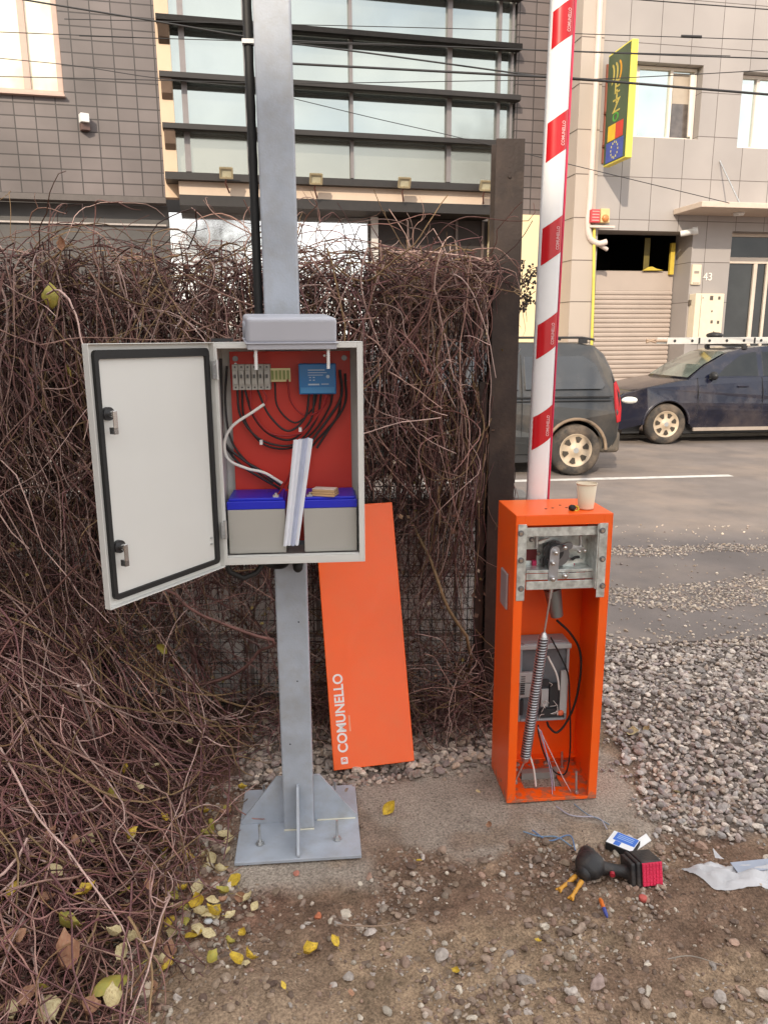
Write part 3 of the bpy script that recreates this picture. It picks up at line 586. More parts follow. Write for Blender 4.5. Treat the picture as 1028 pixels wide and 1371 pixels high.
wire([(324,522),(328,562),(352,594),(388,600),(420,578),(441,545),(445,528)],.0024,CBK,d=.16)
wire([(458,510),(452,556),(424,590),(398,624),(386,654)],.0026,CBK,d=.165)
wire([(304,490),(302,540),(310,590),(338,626),(366,646)],.0026,CBK,d=.16)
wire([(354,541),(338,552),(312,570),(301,592),(306,615),(330,627),(354,633),(378,647)],.0034,CWH,name='white_cable',d=.10)
wire([(352,522),(357,532),(354,543)],.002,CRD,d=.11)
wire([(378,652),(386,640),(390,628)],.0025,CRD,d=.09); wire([(380,650),(372,662),(362,668)],.002,CRD,d=.08)
b=MB()
for (x_,z_) in ((.045,.55),(.10,.572),(.30,.572),(.36,.50)): b.cyl((x_,.1775,z_),(x_,.174,z_),.004,6)
b.build('plate_rivet',STL,mp_)
b=MB()
for (px,py) in ((402,575),(350,592)):
    q_=CB.p3(px,py,.138); b.box(q_[0]-.004,q_[0]+.004,.128,.15,q_[2]-.006,q_[2]+.006)
b.build('cable_tie',WHT,cab)
# door
hinge_dir=math.atan2(-.346,-.2)-R(4.5)
door=bpy.data.objects.new('cabinet_door',None); sc.collection.objects.link(door); door.parent=cab; door.location=(-.002,-.001,-.002); door.rotation_euler=(0,0,hinge_dir)
dl,dh=.402,.614
b=MB(); b.box(0,dl,-.003,0,0,dh); b.box(0,.002,0,.016,0,dh); b.box(dl-.002,dl,0,.016,0,dh); b.box(.002,dl-.002,0,.016,0,.002); b.box(.002,dl-.002,0,.016,dh-.002,dh)
b.build('door_leaf',CABM,door,bevel=.0012)
def rrect(x0,x1,z0,z1,r,n=5):
    o=[]
    for cx_,cz,a in ((x1-r,z1-r,0),(x0+r,z1-r,90),(x0+r,z0+r,180),(x1-r,z0+r,270)):
        for i in range(n+1): q=R(a+90*i/n); o.append((cx_+r*math.cos(q),cz+r*math.sin(q)))
    return o
def ringstrip(b,outer,inner,y0,y1,mi=0):
    n=len(outer); vs=[(p[0],y0,p[1]) for p in outer]+[(p[0],y0,p[1]) for p in inner]+[(p[0],y1,p[1]) for p in outer]+[(p[0],y1,p[1]) for p in inner]
    fs=[]
    for i in range(n):
        j=(i+1)%n; fs+=[(i,j,n+j,n+i),(2*n+i,2*n+j,3*n+j,3*n+i),(i,j,2*n+j,2*n+i),(n+i,n+j,3*n+j,3*n+i)]
    b.add(vs,fs,mi)
b=MB(); ringstrip(b,rrect(.014,dl-.020,.016,dh-.014,.012),rrect(.028,dl-.031,.028,dh-.034,.006),.0005,.011); b.build('door_gasket',RUB,door)
b=MB(); b.box(.0285,dl-.0315,.0005,.004,.0285,dh-.0345); b.build('door_inner_panel',CABM,door)
for zc in (dh*.745,dh*.235):
    b=MB(); b.cyl((0,0,0),(0,.010,0),.0155,20,1); b.cyl((0,.010,0),(0,.026,0),.008,14); b.box(-.006,.006,.026,.029,-.046,.008); b.box(-.006,.006,.012,.029,-.046,-.030)
    b.build('cam_lock',[CHR,BLK],door,loc=(dl-.046,.004,zc),bevel=.0012)
for zc in (.52,.085):
    b=MB(); b.box(-.002,.014,.016,.021,zc,zc+.045); b.cyl((-.003,.020,zc-.003),(-.003,.020,zc+.048),.0045,10); b.cyl((.006,.021,zc+.01),(.006,.023,zc+.01),.003,8); b.cyl((.006,.021,zc+.035),(.006,.023,zc+.035),.003,8); b.build('hinge',STL,door)
b=MB(); b.cyl((.040,.004,.075),(.040,.010,.075),.003,8); b.cyl((.040,.004,.092),(.040,.010,.092),.003,8); b.build('earth_stud',STL,door)
b=MB(); b.tube([(.0,.05,-.0),(.015,.05,-.035),(.05,.06,-.058),(.085,.08,-.05),(.12,.10,-.012),(.125,.10,0)],.0085,10); b.cyl((.125,.1,-.014),(.125,.1,0),.013,12)
b.build('cable_hose',RUB,cab)
b=MB(); b.tube(smoothpath([(.18,.12,-.004),(.175,.115,-.03),(.155,.15,-.052),(.12,.16,-.05),(.085,.13,-.02),(.07,.12,-.003)],5),.0085,10); b.cyl((.182,.12,-.016),(.182,.12,0),.014,6); b.build('cable_gland',RUB,cab)
b=MB(); b.cyl((.205,.19,-.055),(.205,.165,-.055),.016,14); b.ell((.205,.162,-.06),(.015,.012,.017),12,8); b.build('pole_grommet',RUB,cab)
b=MB(); b.cyl((.21,.10,-.010),(.21,.10,0),.016,12); b.build('grey_gland',GRYP,cab)
b=MB(); b.box(W_-.012,W_-.008,.002,.004,.08,.084); b.box(.1,.3,D_,D_+.012,.05,.09); b.box(.1,.3,D_,D_+.012,.52,.56); b.build('mounting_bracket',GRYP,cab)
# batteries
def battery(x0,w2,label):
    p=CB.world(x0,.030,.024); t=thing('battery',label,'battery',p,R(4.5),'sealed batteries in the cabinet')
    MB().box(0,w2,0,.14,0,.128).build('battery_case',BATG,t,bevel=.002)
    MB().box(-.0015,w2+.0015,-.0015,.1415,.1283,.152).box(.004,w2-.004,.004,.136,.152,.160).build('battery_lid',BATB,t,bevel=.002)
    return t
def terminal(t,x_):
    b=MB(); b.box(x_-.008,x_+.008,.008,.022,.160,.166); b.cyl((x_,.015,.166),(x_,.015,.172),.004,8); b.build('terminal',STL,t)
xl=.019; bw=.160
t1=battery(xl,bw,'grey battery with blue lid at left inside the cabinet'); terminal(t1,bw-.025)
t2=battery(xl+bw+.052,bw-.010,'grey battery with blue lid at right under the brown pads'); terminal(t2,.018)
# folded papers
PAP=mat('paper_white',(.74,.76,.82),.7,var=.04); PAPS=mat('paper_blue_grey',(.42,.46,.60),.7)
A=CB.p3(388,731,.012); Bt=CB.p3(404,589,.028)
pa=thing('folded_papers','bundle of folded white papers standing between the two batteries','papers',CB.world(*[A[0],A[1],A[2]]),R(4.5))
dv=Vector(Bt)-Vector(A); 
for i in range(4):
    b=MB(); w0=.0055; x0=-.018+i*.0105; off=.003*(i%2)
    pts0=[(x0,off,0.002*i),(x0+w0,off-.004,0),(x0+w0*2,off,0.001),(x0+w0*2,off+.012,0),(x0,off+.012,0)]
    pts1=[(Vector(q)*1.25+dv+Vector((0,0,random.uniform(-.004,.005)))) for q in pts0]
    b.add([Vector(q) for q in pts0]+pts1,[(0,1,6,5),(1,2,7,6),(2,3,8,7),(3,4,9,8),(4,0,5,9),(4,3,2,1,0),(5,6,7,8,9)],0); b.build('paper_sheet',PAP if i!=2 else PAPS,pa)
# brown pads on right battery
q=CB.world(xl+bw+.052+.055,.045,.024+.160)
t=thing('brown_pads','small stack of tan cardboard pads with a white top sheet on the right battery','pads',q,R(-14))
CARD=mat('card_tan',(.52,.33,.17),.75,var=.12,scale=20)
for i in range(3): MB().box(-.034+.002*i,.038-.001*i,-.012+.003*i,.034,.0005+i*.0062,.0060+i*.0062).build('cardboard_pad',CARD,t,bevel=.0012)
MB().box(-.030,.034,-.004,.030,.0190,.0205).build('top_sheet',mat('sheet_pink',(.75,.62,.55),.6),t)
# plastic wrap on left battery
FILM=mat('purple_film',(.22,.15,.55),.18,var=.2,alpha=.5); r=random.Random(3)
b=MB(); n=12; vs=[(i*.115/n, .045+.085*j/6, -.010+.006*math.sin(i*1.1+j*.7)+.006*r.random()) for i in range(n+1) for j in range(7)]
b.add(vs,[(i*7+j,(i+1)*7+j,(i+1)*7+j+1,i*7+j+1) for i in range(n) for j in range(6)],0,True)
tag(b.build('plastic_film',FILM,None,CB.world(xl+.012,.030,.024+.160),(0,0,R(4.5))),'crumpled bluish plastic film on top of the left battery','film')
# grey junction box on top of the cabinet
q=CB.world(.100,-.040,.592)
t=thing('junction_box','pale grey plastic junction box lying on top of the cabinet','junction box',q,R(13)); t.rotation_euler=(R(5),0,R(13))
PLG=mat('plastic_bluegrey',(.42,.43,.48),.38,var=.03)
MB().box(0,.236,0,.17,.0155,.082).build('box_shell',PLG,t,bevel=.010,seg=4)
MB().box(.001,.235,.001,.169,0,.015).box(-.004,.240,-.004,.174,.015,.0185).build('box_lid',PLG,t,bevel=.003)
b=MB(); b.T=Matrix.Translation((-.001,.085,.046)); b.tube([(-.004,0,0),(.002,0,0)],.022,20); b.build('knockout',mat('plastic_shade',(.30,.31,.34),.4),t)
for x_ in (.022,.214):
    b=MB(); zz=np.linspace(0,-.052,22); b.tube([(x_,.014,z) for z in zz],[.0038+.0014*(i%2) for i in range(22)],10); b.build('screw',WHT,t)
MB().box(-.115,-.06,.10,.14,.018,.026).build('spare_bracket',BLK,None,CB.world(.112,-.048,.598)+Vector((0,0,-.002)),(0,0,R(5)))
tag(bpy.data.objects['spare_bracket'],'small black bracket lying on the cabinet roof left of the junction box','bracket')
# ================================================================ LEANING ORANGE PANEL
BL=gp(447,1032,.012); BRt=gp(555,1022,.012); TR=yp(525,675,3.02)
e1=(BRt-BL).normalized(); e2=(TR-BRt); e2=(e2-e1*e2.dot(e1)); Lp=e2.length; e2.normalize(); e3=e1.cross(e2); Wp=(BRt-BL).length
pr=(TR-BRt).normalized()
Mx=Matrix((( e1.x,pr.x,e3.x,BL.x),(e1.y,pr.y,e3.y,BL.y),(e1.z,pr.z,e3.z,BL.z),(0,0,0,1)))
e2=pr; e1b=(e1-pr*e1.dot(pr)).normalized(); e3=e1b.cross(pr)
Mx=Matrix(((e1b.x,pr.x,e3.x,BL.x),(e1b.y,pr.y,e3.y,BL.y),(e1b.z,pr.z,e3.z,BL.z),(0,0,0,1)))
Lp=(TR-BRt).length
pn=thing('orange_cover_panel','orange sheet metal cover panel with white lettering leaning on the fence','panel'); pn.matrix_world=Mx
# (front normal of local +z may face away: test)
fz=1 if e3.y<0 else -1
MB().box(0,Wp,0,Lp,-.012*fz if fz>0 else 0,0 if fz>0 else .012).build('panel_sheet',ORG,pn,bevel=.0025)
LW_=mat('white_lettering',(.85,.80,.78),.5,var=.02)
tm=Matrix.Translation((.043,.212,.0006*fz))@Matrix.Rotation(R(90),4,'Z')
if fz<0: tm=tm@Matrix.Rotation(math.pi,4,'X')
text('COMUNELLO',.052,'brand_lettering',LW_,pn,tm,bold=.0012,sx=.94)
b=MB(); b.T=Matrix.Translation((.043,.033,0)); 
outer=[(x_,y_) for x_,y_ in rrect(-.013,.013,-.013,.013,.004)]; b.prism(outer,'z',.0002,.0008,0); b.build('brand_emblem',LW_,pn)
b=MB(); b.T=Matrix.Translation((.043,.033,0))
arc=[(math.cos(R(a))*.009,math.sin(R(a))*.009) for a in range(-40,221,20)]+[(math.cos(R(a))*.006,math.sin(R(a))*.006) for a in range(220,-41,-20)]
b.prism(arc,'z',.0009,.0012,0); b.prism([(-.004,-.004),(.004,-.004),(.004,.003),(-.004,.003)],'z',.0009,.0012); b.build('emblem_mark',ORG,pn)
b=MB(); b.T=Matrix.Translation((.074,.14,0)); b.box(-.003,.003,.0,.06,.0002,.0007); b.build('small_lettering',mat('pale_orange_print',(.9,.35,.2),.5),pn)
# ================================================================ BARRIER GATE
GT=Frame(.43,2.44,5); GW,GD,GH=.326,.245,1.05
gt=thing('barrier_gate','open orange boom barrier cabinet with raised red and white arm','barrier',(.43,2.44,.004),R(5))
th=.003
b=MB(); b.box(0,th,0,GD,0,GH-th).box(GW-th,GW,0,GD,0,GH-th).box(0,GW,0,GD,GH-th,GH).box(th,GW-th,GD-th,GD,0,GH-th)
b.box(th,.030,0,.0022,0,GH-th).box(GW-.030,GW-th,0,.0022,0,GH-th).box(.030,GW-.030,0,.0022,GH-.035,GH-th).box(.030,GW-.030,0,.0022,0,.012)
b.box(.028,.030,.0022,.016,.012,GH-.035).box(GW-.030,GW-.028,.0022,.016,.012,GH-.035)
# floor with cable cut-out
b.box(th,GW-th,.003,.075,.002,.007).box(th,.085,.075,.16,.002,.007).box(.225,GW-th,.075,.16,.002,.007).box(th,GW-th,.16,GD-th,.002,.007).box(th,GW-th,GD-.035,GD-th,.04,.043)
hs=b.build('housing',ORG,gt,bevel=.0012)
mo=ORG.copy(); mo.name='orange_paint_muddy'; nn,ll=mo.node_tree.nodes,mo.node_tree.links; bs=nn['Principled BSDF']; src=bs.inputs['Base Color'].links[0].from_socket
t2=nn.new('ShaderNodeTexCoord'); sp2=nn.new('ShaderNodeSeparateXYZ'); ll.new(t2.outputs['Object'],sp2.inputs[0]); nz2=nn.new('ShaderNodeTexNoise'); nz2.inputs['Scale'].default_value=38; nz2.inputs['Detail'].default_value=9; ll.new(t2.outputs['Object'],nz2.inputs['Vector'])
m1=nn.new('ShaderNodeMath'); m1.operation='MULTIPLY_ADD'; m1.inputs[1].default_value=-4.2; m1.inputs[2].default_value=.10; ll.new(sp2.outputs[2],m1.inputs[0])
m2=nn.new('ShaderNodeMath'); m2.operation='ADD'; ll.new(m1.outputs[0],m2.inputs[0]); ll.new(nz2.outputs['Fac'],m2.inputs[1])
m3=nn.new('ShaderNodeMapRange'); m3.inputs[1].default_value=.50; m3.inputs[2].default_value=.66; m3.inputs[4].default_value=.7; ll.new(m2.outputs[0],m3.inputs[0])
m4=nn.new('ShaderNodeMix'); m4.data_type='RGBA'; m4.inputs[7].default_value=(.24,.17,.12,1); ll.new(m3.outputs[0],m4.inputs[0]); ll.new(src,m4.inputs[6]); ll.new(m4.outputs[2],bs.inputs['Base Color'])
hs.data.materials[0]=mo
def gpart(name,m,rects,bevel=.0008,parent=None):
    b=MB()
    for (x0,y0,x1,y1,d0,d1) in rects: a,c,e,g=GT.rect(x0,y0,x1,y1,d0); b.box(a,c,d0,d1,e,g)
    return b.build(name,m,parent or gt,bevel=bevel)
br=gpart('mounting_bracket',GALV,[(692,704,703,806,-.003,-.0005),(800,702,811,801,-.003,-.0005),(702,705,704,790,.0,.10),(798,703,800,790,.0,.10),
     (704,707,799,719,.015,.018),(704,764,799,768,.03,.10),(704,769,799,777,.03,.033),(704,779,799,790,.022,.025),(704,719,799,768,.098,.101)])
for (x_,y_) in ((697,716),(697,752),(697,790),(806,712),(806,750),(806,786)):
    a,c=GT.at(x_,y_,-.004); b=MB(); b.T=Matrix.Translation((a,0,c)); b.cyl((0,-.003,0),(0,-.009,0),.0062,6); b.cyl((0,-.003,0),(0,-.0045,0),.0105,14,1); b.build('bolt',[CHR,DSTL],br)
for rr_ in ((704,737,718,752,.0955,.0975),(762,764,771,770,.0955,.0975)): gpart('cutout_window',mat('dark_cutout',(.12,.006,.008),.6),[rr_],0,br)
for rr_ in ((712,752,718,764,.085,.095),(764,752,769,764,.08,.095)): gpart('red_buffer',mat('raspberry_plastic',(.5,.015,.09),.4),[rr_],.001,br)
for (x_,y0,y1) in ((718,720,733),(777,719,731)):
    p=GT.p3(x_,y0,.05); q=GT.p3(x_,y1,.05); b=MB(); b.cyl(p,q,.0055,10); b.cyl(q,(q[0],q[1],q[2]-.005),.008,6); b.build('limit_stud',STL,br)
p=GT.p3(790,748,.096); MB().box(p[0],p[0]+.004,.05,.09,p[2],p[2]+.04).build('slot',BLK,br)
def gcyl(px,py,d0,d1,r,n=20,b=None):
    a,c=GT.at(px,py,d0); b=b or MB(); b.cyl((a,d0,c),(a,d1,c),r,n); return b
lv=gcyl(741,740,.09,.045,.040,28).build('crank_hub',DSTL,gt)
b=gcyl(741,740,.0445,.040,.033,28); b.build('hub_ring',BLK,lv)
a=Vector(GT.p3(742,739,.032)); c=Vector(GT.p3(739,776,.032))
def bar(b,a,c,w,d0,d1):
    u=(c-a); u.y=0; u.normalize(); nrm=Vector((u.z,0,-u.x)); n=8; P=[]
    for i in range(n+1): t_=math.pi*i/n; P.append(a-u*math.sin(t_)*w+nrm*math.cos(t_)*w)
    for i in range(n+1): t_=math.pi*i/n; P.append(c+u*math.sin(t_)*w-nrm*math.cos(t_)*w)
    b.prism([(p.x,p.z) for p in P],'y',d0,d1)
b=MB(); bar(b,a,c,.016,.026,.036); lever=b.build('lever_plate',mat('lever_grey',(.42,.42,.44),.4,metal=.7,var=.1,scale=20),gt,bevel=.0015)
b=MB(); bar(b,a,Vector(GT.p3(762,733,.032)),.013,.037,.043); b.build('upper_link',DSTL,lever,bevel=.001)
b=MB(); bar(b,Vector(GT.p3(762,734,.03)),Vector(GT.p3(781,738,.03)),.008,.040,.046); b.build('side_link',STL,lever,bevel=.001)
for (x_,y_,r_) in ((743,741,.009),(755,734,.008),(739,755,.008),(739,776,.009),(774,739,.006),(781,738,.006),(755,772,.010)):
    b=gcyl(x_,y_,.026,.014,r_,6); b.ell((GT.at(x_,y_,.026)[0],.014,GT.at(x_,y_,.026)[1]),(r_*.7,.003,r_*.7),10,6); b.build('pivot_bolt',CHR,lever)
for (x_,y_,r_,m_) in ((757,756,.020,GALV),(726,752,.012,DSTL),(752,768,.016,STL)):
    b=gcyl(x_,y_,.094,.070,r_,20); b.build('pulley',m_,lever)
b=MB(); bar(b,Vector(GT.p3(757,755,.06)),Vector(GT.p3(778,752,.06)),.006,.060,.066); bar(b,Vector(GT.p3(722,728,.06)),Vector(GT.p3(735,724,.06)),.005,.060,.066); b.build('spacer_link',GALV,lever,bevel=.001)
for (x_,y_) in ((711,724),(788,724),(711,765),(790,762),(726,765),(775,764),(720,742)):
    b=gcyl(x_,y_,.0975,.090,.0055,6); b.cyl((GT.at(x_,y_,.0975)[0],.0978,GT.at(x_,y_,.0975)[1]),(GT.at(x_,y_,.0975)[0],.096,GT.at(x_,y_,.0975)[1]),.009,12,1); b.build('plate_bolt',[CHR,DSTL],lever)
bar_=[]; b=MB()
for (x0,y0,x1,y1) in ((731,745,727,760),(735,732,743,728),(765,751,775,747),(748,765,752,771)):
    b.tube(smoothpath([GT.p3(x0,y0,.044),GT.p3((x0+x1)/2-1,(y0+y1)/2-1,.042),GT.p3(x1,y1,.044)],4),.005,6)
b.build('buffer_strip',RUB,lever)
# tension rod and spring
S0=Vector(GT.p3(739,782,.045)); S1=Vector(GT.p3(728,850,.050)); S2=Vector(GT.p3(702,1020,.060)); S3=Vector(GT.p3(690,1046,.055))
b=MB(); b.cyl(S0,S1,.0035,10); b.cyl(S0,S0+(S1-S0)*.18,.007,6); b.cyl(S0+(S1-S0)*.2,S0+(S1-S0)*.3,.006,6); b.build('tension_rod',STL,gt)
u=(S2-S1).normalized(); ex=u.cross(Vector((0,1,0))).normalized(); ey=u.cross(ex)
b=MB(); turns=46; Ls=(S2-S1).length; K=turns*12; pts=[S1+u*(.012+(Ls-.024)*i/K)+(ex*math.cos(2*math.pi*i/12)+ey*math.sin(2*math.pi*i/12))*.0175 for i in range(K+1)]
b.tube(pts,.0021,6); sp=b.build('tension_spring',mat('spring_steel',(.62,.64,.66),.30,metal=.8),gt)
b=MB(); b.cyl(S1+u*.01,S2-u*.01,.0150,14); b.build('spring_core',mat('core_dark',(.10,.09,.10),.6),sp)
b=MB(); b.tube([S1-u*.006,S1+u*.004,S1+u*.016],[.006,.013,.0165],16); b.tube([S2-u*.016,S2-u*.0,S2+u*.008],[.0165,.012,.005],16); b.cyl(S2,S3,.0035,8); b.cyl(S3,S3+Vector((0,0,-.012)),.008,6); b.build('spring_cap',STL,sp)
# grey sleeve behind
p=Vector(GT.p3(739,790,.11)); q=Vector(GT.p3(745,826,.11)); b=MB(); b.tube([p,q],[.030,.022],20); b.build('motor_sleeve',mat('sleeve_grey',(.25,.27,.27),.4,metal=.6),gt)
# control unit box
a0,a1,c0,c1=GT.rect(694,862,760,966,.15)
cu=MB().box(a0,a1,.165,.235,c0,c1).box(a0,a0+.010,.145,.165,c0,c1).box(a1-.010,a1,.145,.165,c0,c1).box(a0+.01,a1-.01,.145,.165,c0,c0+.010).box(a0+.01,a1-.01,.145,.165,c1-.010,c1).build('control_unit',mat('unit_grey',(.34,.36,.38),.5,var=.05),gt,bevel=.004)
UL=mat('unit_light',(.46,.48,.48),.5); UD=mat('unit_dark',(.03,.032,.035),.5)
w2,h2=a1-a0,c1-c0
b=MB(); b.box(a0-.004,a1+.004,.14,.1495,c1-.022,c1-.004).box(a0-.004,a0+.05,.135,.1495,c0+.16,c0+.20).box(a0+.0,a0+.045,.14,.1495,c0+.10,c0+.155); b.build('unit_lid',UL,cu,bevel=.003)
b=MB(); b.box(a0+.011,a1-.011,.160,.1645,c0+.011,c1-.03); b.build('unit_recess',mat('recess_grey',(.14,.15,.165),.5,var=.2,scale=20),cu)
b=MB()
for i in range(9): b.box(a0+.004,a0+.020,.134,.1395,c0+.115+i*.0085,c0+.119+i*.0085)
b.build('fin_strip',UD,cu,bevel=.001); b=MB(); b.box(a0+.006,a0+.018,.14,.1497,c0+.03,c0+.092); b.build('fuse_holder',UD,cu,bevel=.001); b=MB(); b.box(a0+w2*.45,a1-.02,.143,.1497,c0+.018,c0+.05).box(a0+w2*.62,a0+w2*.80,.140,.1497,c0+.06,c0+.15).box(a0+w2*.42,a0+w2*.6,.14,.1497,c0+.14,c0+.165); b.build('circuit_board',UD,cu,bevel=.001)
b=MB(); b.box(a0+w2*.45,a0+w2*.60,.140,.1497,c0+.06,c0+.13); b.box(a0+w2*.83,a1-.004,.138,.1497,c0+.03,c0+.20); b.build('transformer',UL,cu,bevel=.002)
b=MB(); b.ell((a1-.026,.138,c0+.034),(.012,.006,.011),12,8); b.build('orange_cap',mat('coral',(.75,.16,.07),.5),cu)
b=MB(); r=random.Random(9)
for i in range(9):
    x_=a0+w2*r.uniform(.45,.8); z=c0+r.uniform(.03,.15); b.tube(smoothpath([(x_,.139,z),(x_+r.uniform(-.02,.02),.130,z+r.uniform(-.02,.02)),(x_+r.uniform(-.02,.02),.139,z+r.uniform(-.03,.03))],4),.0012,5)
b.build('board_wiring',CWH,cu)
def gw(pts,r,m,d,name='cable',ds=None):
    P=[GT.p3(x_,y_,(ds[i] if ds else d)) for i,(x_,y_) in enumerate(pts)]; b=MB(); b.tube(smoothpath(P,6),r,8); return b.build(name,m,gt)
gw([(745,832),(762,848),(775,870),(777,900),(770,940),(758,968),(745,982),(735,975),(732,968)],.0042,RUB,.13)
gw([(737,855),(750,880),(760,905),(762,940),(763,1000),(758,1034),(748,1038),(738,1030),(728,1010),(721,985),(720,972)],.003,RUB,.12)
gw([(733,880),(745,905),(748,925)],.0035,CWH,.11)
gw([(708,1010),(714,1030),(717,1054)],.0034,CWH,.06)
gw([(720,975),(728,1000),(738,1030),(742,1060),(744,1080)],.0016,mat('lead_grey',(.45,.42,.48),.5),.05)
gw([(722,978),(735,1005),(752,1040),(766,1066),(767,1076)],.0018,mat('lead_pink',(.6,.45,.45),.5),.04)
gw([(724,980),(732,1015),(738,1045),(739,1076)],.0016,mat('lead_lilac',(.42,.36,.55),.5),.03)
gpart('anchor_base',mat('inner_concrete',(.30,.29,.27),.9),[(698,1036,745,1052,.15,.18)],0)
for (x_,y0,y1,d) in ((687,1046,1071,.012),(771,1034,1063,.02),(752,1008,1030,.2)):
    p=GT.p3(x_,y1,d); q=GT.p3(x_,y0,d); b=MB(); b.cyl(p,q,.004,8); b.cyl(p,(p[0],p[1],p[2]+.008),.009,6); b.build('anchor_bolt',STL,gt)
# lock plate on the left wall
b=MB(); b.box(-.008,-.0005,.07,.155,.70,.83); b.build('lock_cover',mat('plate_grey',(.42,.42,.45),.4,metal=.4),gt,bevel=.004)
# holes and plug on top
for (x_,y_) in ((.125,.09),(.152,.10),(.2,.10),(.19,.14)):
    b=MB(); b.cyl((x_,y_,GH-.001),(x_,y_,GH+.0008),.0045,10); b.build('drill_hole',RUB,gt)
# boom
BY=GD+.012; bx0=GT.at(708.5,640,BY)[0]; bw=.078
bm=bpy.data.objects.new('boom',None); sc.collection.objects.link(bm); bm.parent=gt; bm.location=(bx0,BY,.96)
bm.rotation_euler=(0,R(.72),0)
prof=[]
for k in range(0,19):
    a=R(180+10*k); prof.append((.039+.036*math.cos(a),.030+.030*math.sin(a)*.9))
prof+= [(.075,.05),(.003,.05)]
b=MB(); n=len(prof); vs=[(p[0],p[1],0) for p in prof]+[(p[0],p[1],4.2) for p in prof]; b.add(vs,[(i,(i+1)%n,n+(i+1)%n,n+i) for i in range(n)],0,True); b.add(vs,[list(range(n))[::-1],list(range(n,2*n))]); b.build('boom_profile',WHP,bm)
MB().box(.0755,.0815,.022,.040,0,4.2).build('edge_trim',PINK,bm,bevel=.001)
def bz(px,py): return GT.at(px,py,BY)[1]-.96
def stripe(z0,h,rise):
    # conforms to the curved front of the boom, 1.2 mm proud
    vs=[]; m=14
    for i in range(m+1):
        a=R(205+(355-205)*i/m); x_=.039+.0372*math.cos(a); y_=.030+.0312*math.sin(a)*.9; t_=i/m; zz=z0+rise*(x_-.005)/.07; vs+=[(x_,y_,zz),(x_,y_,zz+h)]
    b=MB(); b.add(vs,[(2*i,2*i+2,2*i+3,2*i+1) for i in range(m)],0,True); s_=b.build('reflective_stripe',REDR,bm)
    o=text('COMUNELLO',.0155,'stripe_lettering',mat('faint_lettering',(.72,.40,.40),.5),bm,Matrix.Translation((.056,.0015+.0025,z0+h/2+rise*.62))@Matrix.Rotation(R(12),4,'Z')@Matrix.Rotation(math.pi/2,4,'X')@Matrix.Rotation(R(90),4,'Z'),ext=.0004,bold=.0004,sx=h/.150)
for (yb,yt,ri) in ((605,561,18),(483,437,20),(357,307,22),(218,165,22),(65,14,24)):
    z0=bz(712,yb); z1=bz(712,yt); stripe(z0,z1-z0,.048)
zlast=bz(712,66); 
for k in (1,2,3): stripe(zlast+k*.318,.10,.046)
# cup and plug on top
q=GT.world(.258,.075,GH+.0005)+Vector((0,0,.004))
t=thing('paper_cup','plain cream paper cup standing on top of the orange cabinet','cup',q)
CUP=mat('cup_paper',(.72,.60,.44),.55,var=.03)
b=MB(); b.lathe([(.0,.004),(.024,.004),(.0245,0),(.0255,.004),(.0335,.087),(.0325,.087),(.0248,.006),(0,.006)],32); b.build('cup_wall',CUP,t)
b=MB(); b.lathe([(.0335,.084),(.0352,.0855),(.0355,.0875),(.0345,.089),(.0330,.0885)],32); b.build('cup_rim',CUP,t)
q=GT.world(.205,.05,GH)+Vector((0,0,.0045))
t=thing('rubber_plug','small black plug with yellow ring lying on the orange cabinet','plug',q,R(20))
b=MB(); b.T=Matrix.Rotation(R(75),4,'X')@Matrix.Translation((0,.006,0)); b.lathe([(0,-.012),(.009,-.012),(.011,-.006),(.009,.006),(0,.006)],16); b.build('plug_body',RUB,t,loc=(0,0,.004))
b=MB(); b.T=Matrix.Translation((.012,0,.006))@Matrix.Rotation(R(70),4,'X'); b.lathe([(.006,-.004),(.011,-.004),(.011,.004),(.006,.004),(.006,-.004)],16); b.build('yellow_ring',mat('ring_yellow',(.6,.42,.03),.5),t)
#PART2
# ================================================================ THINGS LYING ON THE GROUND
def gz(x,y): return float(ground_h(np.array([x]),np.array([y]))[0])
# cordless driver with red battery
p=gp(795,1170); t=thing('cordless_driver','black cordless power tool with a red faced battery lying on the dirt','power tool',(p.x,p.y,gz(p.x,p.y)+.002),R(-6))
DB=mat('tool_black',(.016,.016,.018),.5,var=.25,dirt=(.12,.09,.07),dscale=20,damt=.45,bump=.15,bscale=120)
b=MB(); b.ell((-.012,.012,.040),(.046,.050,.040),20,12); b.tube([(-.012,.02,.040),(-.014,.06,.040),(-.014,.085,.038)],[.034,.030,.018],14); b.ell((-.030,-.012,.034),(.026,.030,.026),14,8); b.build('motor_housing',DB,t)
b=MB(); b.tube(smoothpath([(.0,.01,.038),(.045,.006,.034),(.085,.002,.033),(.105,.0,.034)],5),[.027,.025,.023,.021,.020,.019,.0185,.018,.018,.018,.019,.020,.022,.024,.027,.029],14); b.build('handle',DB,t)
b=MB(); b.cyl((.050,-.016,.038),(.050,-.026,.036),.008,10); b.build('trigger',mat('trigger_red',(.35,.015,.03),.5),t)
TB=Matrix.Translation((.094,.0,.036))@Matrix.Rotation(R(14),4,'Z')@Matrix.Rotation(R(-14),4,'X')
b=MB(); b.T=TB; b.box(0,.016,-.038,.040,-.034,.036); b.box(.016,.030,-.043,.046,-.037,.040); b.build('battery_mount',DB,t,bevel=.005,seg=3)
b=MB(); b.T=TB; b.box(.031,.100,-.040,.046,-.036,.040); bt=b.build('battery_pack',DB,t,bevel=.005,seg=3)
RB_=mat('battery_red',(.66,.025,.085),.45,var=.15); b=MB(); b.T=TB
b.box(.034,.098,-.0425,-.0402,-.033,.037)
for i in range(6):
    for j in range(6): b.box(.0352+i*.0105,.0436+i*.0105,-.0452,-.0425,-.032+j*.0115,-.0228+j*.0115)
b.build('red_grip_face',RB_,bt,bevel=.0008)
